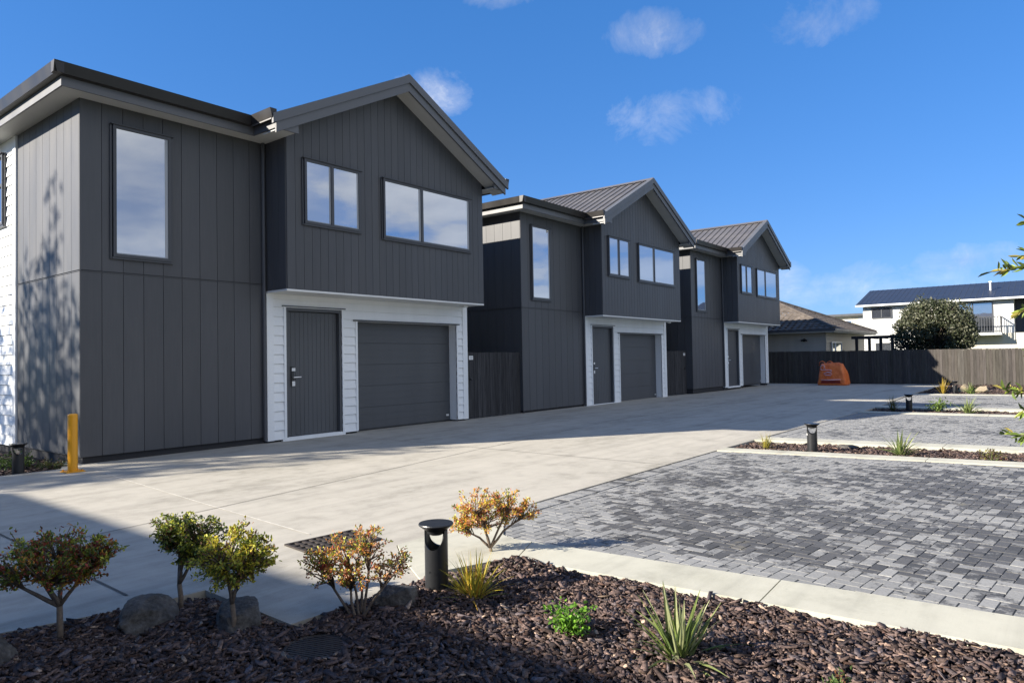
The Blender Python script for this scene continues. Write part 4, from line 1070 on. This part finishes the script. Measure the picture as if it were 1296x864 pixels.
# ------------------------------------------------------------------ houses beyond the fence
def small_window(parent, O, U, Nn, u0, u1, z0, z1, bars=(), fm='frame'):
    O, U, Nn = V(O), V(U), V(Nn)
    f = MB(); w = .05
    for a, b, za, zb_ in [(u0,u0+w,z0,z1),(u1-w,u1,z0,z1),(u0+w,u1-w,z1-w,z1),(u0+w,u1-w,z0,z0+w)]+[(b-.03,b+.03,z0+w,z1-w) for b in bars]:
        f.ext([(a,za),(b,za),(b,zb_),(a,zb_)], O, U, Z_, Nn, .05)
    fo = f.build('window', M[fm], parent)
    p = MB(); p.ext([(u0+w,z0+w),(u1-w,z0+w),(u1-w,z1-w),(u0+w,z1-w)], O+Nn*.01, U, Z_, Nn, .01); p.build('pane', M['glass'], fo)

bh = thing('bungalow', 'low beige weatherboard bungalow with brown tiled hip roof behind the fence', 'house', (35.8,9.18,0))
LX, LY, EZ = 8.1, 13., 2.45
m = MB(); m.box((.03,.03,-.1),(LX,LY,EZ)); wboards(m, (.03,0,0), Y_, NX, 0, LY, .2, EZ, .17); wboards(m, (0,.03,0), X_, NY, .0, LX, .2, EZ, .17); m.build('wall', M['beige'], bh)
m = MB(); oh = .5; x0, y0, x1, y1 = -oh, -oh, LX+oh, LY+oh; hw = (x1-x0)/2; pt = .43; RZ = EZ+.07
def hip_rows(mb, A, B, Dn, run, rows=16):
    """tile courses of a hip face: eave from A to B, rising along Dn"""
    A, B, Dn = V(A), V(B), V(Dn); U = (B-A).normalized(); Ln = (B-A).length; rnd = random.Random(2)
    for i in range(rows):
        r0, r1 = run*i/rows, run*(i+1)/rows
        a0, b0, a1, b1 = r0, Ln-r0, r1, Ln-r1
        k = max(1, int((b0-a0)/.3))
        for j in range(k):
            s0 = a0+(b0-a0)*j/k; s1 = a0+(b0-a0)*(j+1)/k; t0 = a1+(b1-a1)*j/k; t1 = a1+(b1-a1)*(j+1)/k; sm = (s0+s1)/2; tm = (t0+t1)/2
            up = V((0,0,1)); e = .045; c = rnd.uniform(.8,1.2); T = (c,c,c)
            p = [A+U*s0+Dn*r0+up*(r0*pt+.0+e), A+U*sm+Dn*r0+up*(r0*pt+e+.05), A+U*s1+Dn*r0+up*(r0*pt+e), A+U*t1+Dn*r1+up*(r1*pt), A+U*tm+Dn*r1+up*(r1*pt+.05), A+U*t0+Dn*r1+up*(r1*pt)]
            mb.face([p[0],p[1],p[4],p[5]], T); mb.face([p[1],p[2],p[3],p[4]], T)
            lo = up*-e
            mb.face([p[0]+lo,p[1]+lo,p[1],p[0]], T); mb.face([p[1]+lo,p[2]+lo,p[2],p[1]], T)
hip_rows(m, (x0,y1,RZ), (x0,y0,RZ), (1,0,0), hw); hip_rows(m, (x0,y0,RZ), (x1,y0,RZ), (0,1,0), hw)
hip_rows(m, (x1,y0,RZ), (x1,y1,RZ), (-1,0,0), hw); hip_rows(m, (x1,y1,RZ), (x0,y1,RZ), (0,-1,0), hw)
rf = m.build('roof', M['tiles'], bh)
m = MB(); cx = (x0+x1)/2
for a, b in (((x0,y0,RZ),(cx,y0+hw,RZ+hw*pt)),((x1,y0,RZ),(cx,y0+hw,RZ+hw*pt)),((cx,y0+hw,RZ+hw*pt),(cx,y1-hw,RZ+hw*pt))):
    a, b = V(a)+V((0,0,.06)), V(b)+V((0,0,.06)); m.tube([a, b], .09, 6, tint=(.8,.8,.8))
m.build('ridge_tiles', M['tiles'], rf)
m = MB(); m.box((x0,y0,EZ-.06),(x1,y1,EZ+.0)); m.build('eave_soffit', M['soffit'], bh)
m = MB(); m.box((x0-.08,y0-.08,EZ),(x0,y1,EZ+.11)); m.box((x0,y0-.08,EZ),(x1+.08,y0,EZ+.11)); m.build('gutter', M['frame'], bh)
small_window(bh, (.5,-.03,0), X_, NY, .35, 2.2, 1.1, 1.95, (1.0,), 'white')
m = MB(); m.lathe([(.05,0),(.09,.06),(.04,.12)], 10, (-.06,1.0,1.98)); m.tube([(-.02,1.0,2.1),(-.1,1.12,2.02)], .04, 6); m.tube([(-.02,1.0,2.1),(-.1,.86,2.02)], .04, 6); m.build('flood_lamp', M['black'], bh)

pg = thing('pergola', 'dark timber pergola between the bungalow and the evergreen tree', 'pergola', (37.6,6.6,0))
for yy in (.05,.55,1.05,1.62):
    m = MB(); m.box((-.06,yy-.06,-.1),(.06,yy+.06,2.06)); m.build('post', M['darkwood'], pg)
m = MB(); m.box((-.05,-.15,2.06),(.05,1.85,2.20)); m.build('beam', M['darkwood'], pg)
m = MB()
for i in range(5): m.box((.051,-.1+i*.45,2.09),(3.2,-.04+i*.45,2.19))
m.build('rafters', M['darkwood'], pg)
m = MB()
for i in range(8): m.box((-.02,-.62+i*.085,.1),(.02,-.585+i*.085,1.95))
for i in range(7): m.box((-.04,-.65,.3+i*.27),(-.021,.0,.335+i*.27))
m.build('trellis', M['darkwood'], pg)

wh = thing('white_house', 'white two-storey house with long dark blue roof behind the evergreen tree', 'house', (50,2.5,0))
m = MB(); m.box((0,0,-.1),(8,8.0,4.55))
m.ext([(0,4.55),(8,4.55),(4,5.6)], (0,.0,0), X_, Z_, Y_, 8.0); m.build('wall', M['whitewall'], wh)
m = MB(); m.box((-.03,6.35,1.0),(0,7.42,4.28)); m.build('grey_panel', M['greypanel'], wh)
m = MB(); m.box((-.03,-3.2,-.1),(0,5.0,2.40)); m.box((0,-3.2,-.1),(8,0,2.35)); m.build('lower_wall', M['cream'], wh)
m = MB(); m.box((1.2,-4.0,2.35),(8,-.002,4.5)); m.build('side_wing', M['frame'], wh)
m = MB()
for sg in (-1, 1):
    xe = 4+sg*4.45; ze = 5.72-4.45*.28
    m.ext([(4,5.72),(xe,ze),(xe,ze-.09),(4,5.63)], (0,-4.3,0), X_, Z_, Y_, 12.65)
    y = -4.2
    while y < 8.3:
        m.mesh([(4,y,5.72),(xe,y,ze),(xe,y+.05,ze),(4,y+.05,5.72),(4,y+.025,5.742),(xe,y+.025,ze+.022)], [(0,1,5,4),(4,5,2,3),(1,2,5)]); y += .30
rf = m.build('roof', M['blueroof'], wh)
m = MB(); m.tube([(1.6,1.2,4.9),(1.6,1.2,5.55)], .05, 8); m.box((1.52,1.12,5.55),(1.68,1.28,5.60)); m.build('vent_pipe', M['whiteplastic'], rf)
m = MB(); m.box((-.47,-4.3,4.36),(-.40,8.35,4.46)); m.build('gutter', M['white'], wh)
small_window(wh, (-.032,0,0), Y_, NX, 6.32, 7.48, 3.58, 4.25, (6.9,))
small_window(wh, (-.032,0,0), Y_, NX, 6.4, 7.3, .9, 2.0, (6.9,))
small_window(wh, (-.002,0,0), Y_, NX, 1.0, 3.2, 2.45, 4.25, (2.0,))
small_window(wh, (1.198,0,0), Y_, NX, -2.6, -.4, 2.7, 4.1, (-1.5,))
m = MB(); m.box((-1.0,.55,2.28),(-.001,4.2,2.42)); bl = m.build('balcony', M['greypanel'], wh)
m = MB()
m.box((-1.0,.55,3.32),(-.95,4.2,3.37)); m.box((-1.0,.55,2.47),(-.95,4.2,2.51))
y = .58
while y < 4.2: m.box((-.985,y,2.42),(-.965,y+.03,3.32)); y += .13
for i in range(7): m.box((-.95+i*.13,.56,2.42),(-.92+i*.13,.58,3.32))
m.box((-.95,.55,3.32),(-.01,.6,3.37)); m.build('railing', M['frame'], bl)

fh = thing('flat_roofed_house', 'small cream house with dark flat roof far behind the bungalow', 'house', (60,12.5,0))
m = MB(); m.box((0,0,-.1),(6,6,4.3)); m.build('wall', M['cream'], fh)
m = MB(); m.box((-.4,-.35,4.3),(6.4,6.4,4.48)); m.build('roof', M['frame'], fh)
small_window(fh, (-.002,0,0), Y_, NX, .9, 1.9, 3.1, 4.0, (1.4,), 'white')
m = MB(); m.box((-.03,.0,-.1),(0,.42,4.29)); m.build('corner_panel', M['greypanel'], fh)

# the house behind the photographer's left whose eave line shades the front bed and the near driveway
nb = thing('neighbour_house', 'dark two-storey house left of the camera whose shadow covers the front bed', 'house', (-15,-12,0))
m = MB(); m.box((0,0,-.1),(8.0,26.8,5.15)); m.build('wall', M['clad'], nb)
m = MB()
for sg in (-1, 1):
    xe = 4+sg*4.45
    m.ext([(4,6.3),(xe,5.25),(xe,5.12),(4,6.17)], (0,-.4,0), X_, Z_, Y_, 27.6)
m.build('roof', M['roof'], nb)
m = MB(); m.ext([(0,5.15),(8,5.15),(4,6.1)], (0,.02,0), X_, Z_, Y_, 26.7); m.build('gable', M['clad'], nb)
small_window(nb, (8.002,0,0), Y_, X_, 8, 9.6, 3.4, 4.6, (8.8,)); small_window(nb, (8.002,0,0), Y_, X_, 15, 16.6, 3.4, 4.6, (15.8,))

# ------------------------------------------------------------------ sun, sky, camera
TS = V((-1.75, 1.17, 1.0)).normalized()
EL = math.asin(TS.z); AZ = math.atan2(TS.x, TS.y)
sun = bpy.data.lights.new('sun', 'SUN'); sun.energy = 5.0; sun.angle = math.radians(.5); sun.color = (1, .92, .80)
so = bpy.data.objects.new('sun', sun); COL.objects.link(so); so.rotation_euler = (-TS).to_track_quat('-Z', 'Y').to_euler()

W = bpy.data.worlds.new('World'); SC.world = W; W.use_nodes = True
nt = W.node_tree; nt.nodes.clear()
out = nt.nodes.new('ShaderNodeOutputWorld'); bg = nt.nodes.new('ShaderNodeBackground'); bg.inputs['Strength'].default_value = .057
sky = nt.nodes.new('ShaderNodeTexSky'); sky.sky_type = 'NISHITA'; sky.sun_disc = False
sky.sun_elevation = EL; sky.sun_rotation = AZ; sky.altitude = 0; sky.air_density = 1.0; sky.dust_density = .15; sky.ozone_density = 4.5
tc = nt.nodes.new('ShaderNodeTexCoord'); dirv = tc.outputs['Generated']
sep = nt.nodes.new('ShaderNodeSeparateXYZ'); nt.links.new(dirv, sep.inputs[0])
def dirblob(az, el, wa, we):
    """soft patch of sky around an azimuth/elevation (degrees from +X towards +Y)"""
    a = math.radians(az); e = math.radians(el)
    c = V((math.cos(a)*math.cos(e), math.sin(a)*math.cos(e), math.sin(e))); h = V((-math.sin(a), math.cos(a), 0)); u = c.cross(h)*-1
    def dot(vv):
        n = nt.nodes.new('ShaderNodeVectorMath'); n.operation = 'DOT_PRODUCT'; nt.links.new(dirv, n.inputs[0]); n.inputs[1].default_value = vv; return n.outputs['Value']
    x = mth(nt, 'DIVIDE', dot(h), math.sin(math.radians(wa))); y = mth(nt, 'DIVIDE', mth(nt, 'SUBTRACT', dot(u), 0.), math.sin(math.radians(we)))
    d = mth(nt, 'ADD', mth(nt, 'MULTIPLY', x, x), mth(nt, 'MULTIPLY', y, y))
    f = mth(nt, 'SUBTRACT', 1., d, clamp=True)
    return mth(nt, 'MULTIPLY', f, mth(nt, 'GREATER_THAN', dot(c), 0.))
# clouds: noise on the cloud layer's plane
zc = mth(nt, 'MAXIMUM', mth(nt, 'ADD', sep.outputs['Z'], .08), .03)
cmb = nt.nodes.new('ShaderNodeCombineXYZ'); nt.links.new(mth(nt,'DIVIDE',sep.outputs['X'],zc), cmb.inputs[0]); nt.links.new(mth(nt,'DIVIDE',sep.outputs['Y'],zc), cmb.inputs[1])
nbig = noise(nt, cmb.outputs[0], .55, 8, .60)
nwisp = noise(nt, dirv, 11, 9, .68); nt.nodes[-1].inputs['Distortion'].default_value = .35
mask = None
for (az, el, wa, we, s) in [(27.0,24.6,4.6,2.1,.95),(14,24.2,4.6,2.4,.85),(44.5,21.0,4.4,2.2,.8),(26,18.6,8,2.6,.42),(39.5,28.6,5.5,2.0,.75),(27.5,28.4,8,1.6,.55),(5.5,6.3,4.5,1.4,.8),(11,6.0,3.0,1.1,.75),(9,4.6,10,2.0,.8),(17.2,5.6,2.2,1.9,.9),(60,9,5,2,.5)]:
    b = mth(nt, 'MULTIPLY', dirblob(az, el, wa, we), s)
    mask = b if mask is None else mth(nt, 'MAXIMUM', mask, b)
wt = ramp(nt, [(.27, 0.), (.47, .17), (.78, .72)]); nt.links.new(mth(nt, 'MULTIPLY_ADD', mth(nt, 'SUBTRACT', mth(nt, 'SQRT', mask), 1.), .50, nwisp), wt.inputs[0])
wisps = wt.outputs[0]
# broken cloud bank on the side the windows face (-Y)
south = ramp(nt, [(.10, 0.), (.70, 1.)]); nt.links.new(mth(nt, 'MULTIPLY', sep.outputs['Y'], -1.), south.inputs[0])
br = ramp(nt, [(.40, 0.), (.54, 1.)]); nt.links.new(nbig, br.inputs[0])
bank = mth(nt, 'MULTIPLY', mth(nt, 'MULTIPLY', br.outputs[0], south.outputs[0]), .8)
bank = mth(nt, 'MAXIMUM', bank, mth(nt, 'MULTIPLY', mth(nt, 'SQRT', dirblob(-67, 17, 17, 19)), mth(nt, 'MULTIPLY_ADD', nbig, 1.0, .35, clamp=True)))
below = mth(nt, 'GREATER_THAN', sep.outputs['Z'], 0.)
cl = mth(nt, 'MULTIPLY', mth(nt, 'MAXIMUM', wisps, bank), below)
shade = ramp(nt, [(.38,(3.8,4.1,4.8)),(.60,(8.8,8.6,8.2))]); nt.links.new(nbig, shade.inputs[0])
hs = nt.nodes.new('ShaderNodeHueSaturation'); hs.inputs['Saturation'].default_value = 1.25; nt.links.new(sky.outputs[0], hs.inputs['Color'])
gm = nt.nodes.new('ShaderNodeGamma'); gm.inputs['Gamma'].default_value = .55; nt.links.new(hs.outputs[0], gm.inputs['Color'])
colr = mixc(nt, cl, mixc(nt, 1., gm.outputs[0], (.98,1.47,2.40), 'MULTIPLY'), shade.outputs[0])
nt.links.new(colr, bg.inputs['Color']); nt.links.new(bg.outputs[0], out.inputs['Surface'])

yaw, pitch, roll, f_px = .67176, .026139, -.018073, 888.1
F = V((math.cos(yaw)*math.cos(pitch), math.sin(yaw)*math.cos(pitch), math.sin(pitch)))
R = V((math.sin(yaw), -math.cos(yaw), 0)); U = R.cross(F)
R2 = R*math.cos(roll)+U*math.sin(roll); U2 = U*math.cos(roll)-R*math.sin(roll)
cam = bpy.data.cameras.new('camera'); cam.sensor_width = 36; cam.lens = 36*f_px/1296; cam.clip_end = 2000; cam.clip_start = .05
co = bpy.data.objects.new('camera', cam); COL.objects.link(co)
co.matrix_world = Matrix(((R2.x,U2.x,-F.x,0),(R2.y,U2.y,-F.y,0),(R2.z,U2.z,-F.z,1.35),(0,0,0,1)))
SC.camera = co
vs = SC.view_settings; vs.view_transform = 'Standard'; vs.look = 'None'; vs.gamma = 1; vs.use_curve_mapping = False; vs.exposure = 1.40
SC.cycles.max_bounces = 6; SC.cycles.use_denoising = True
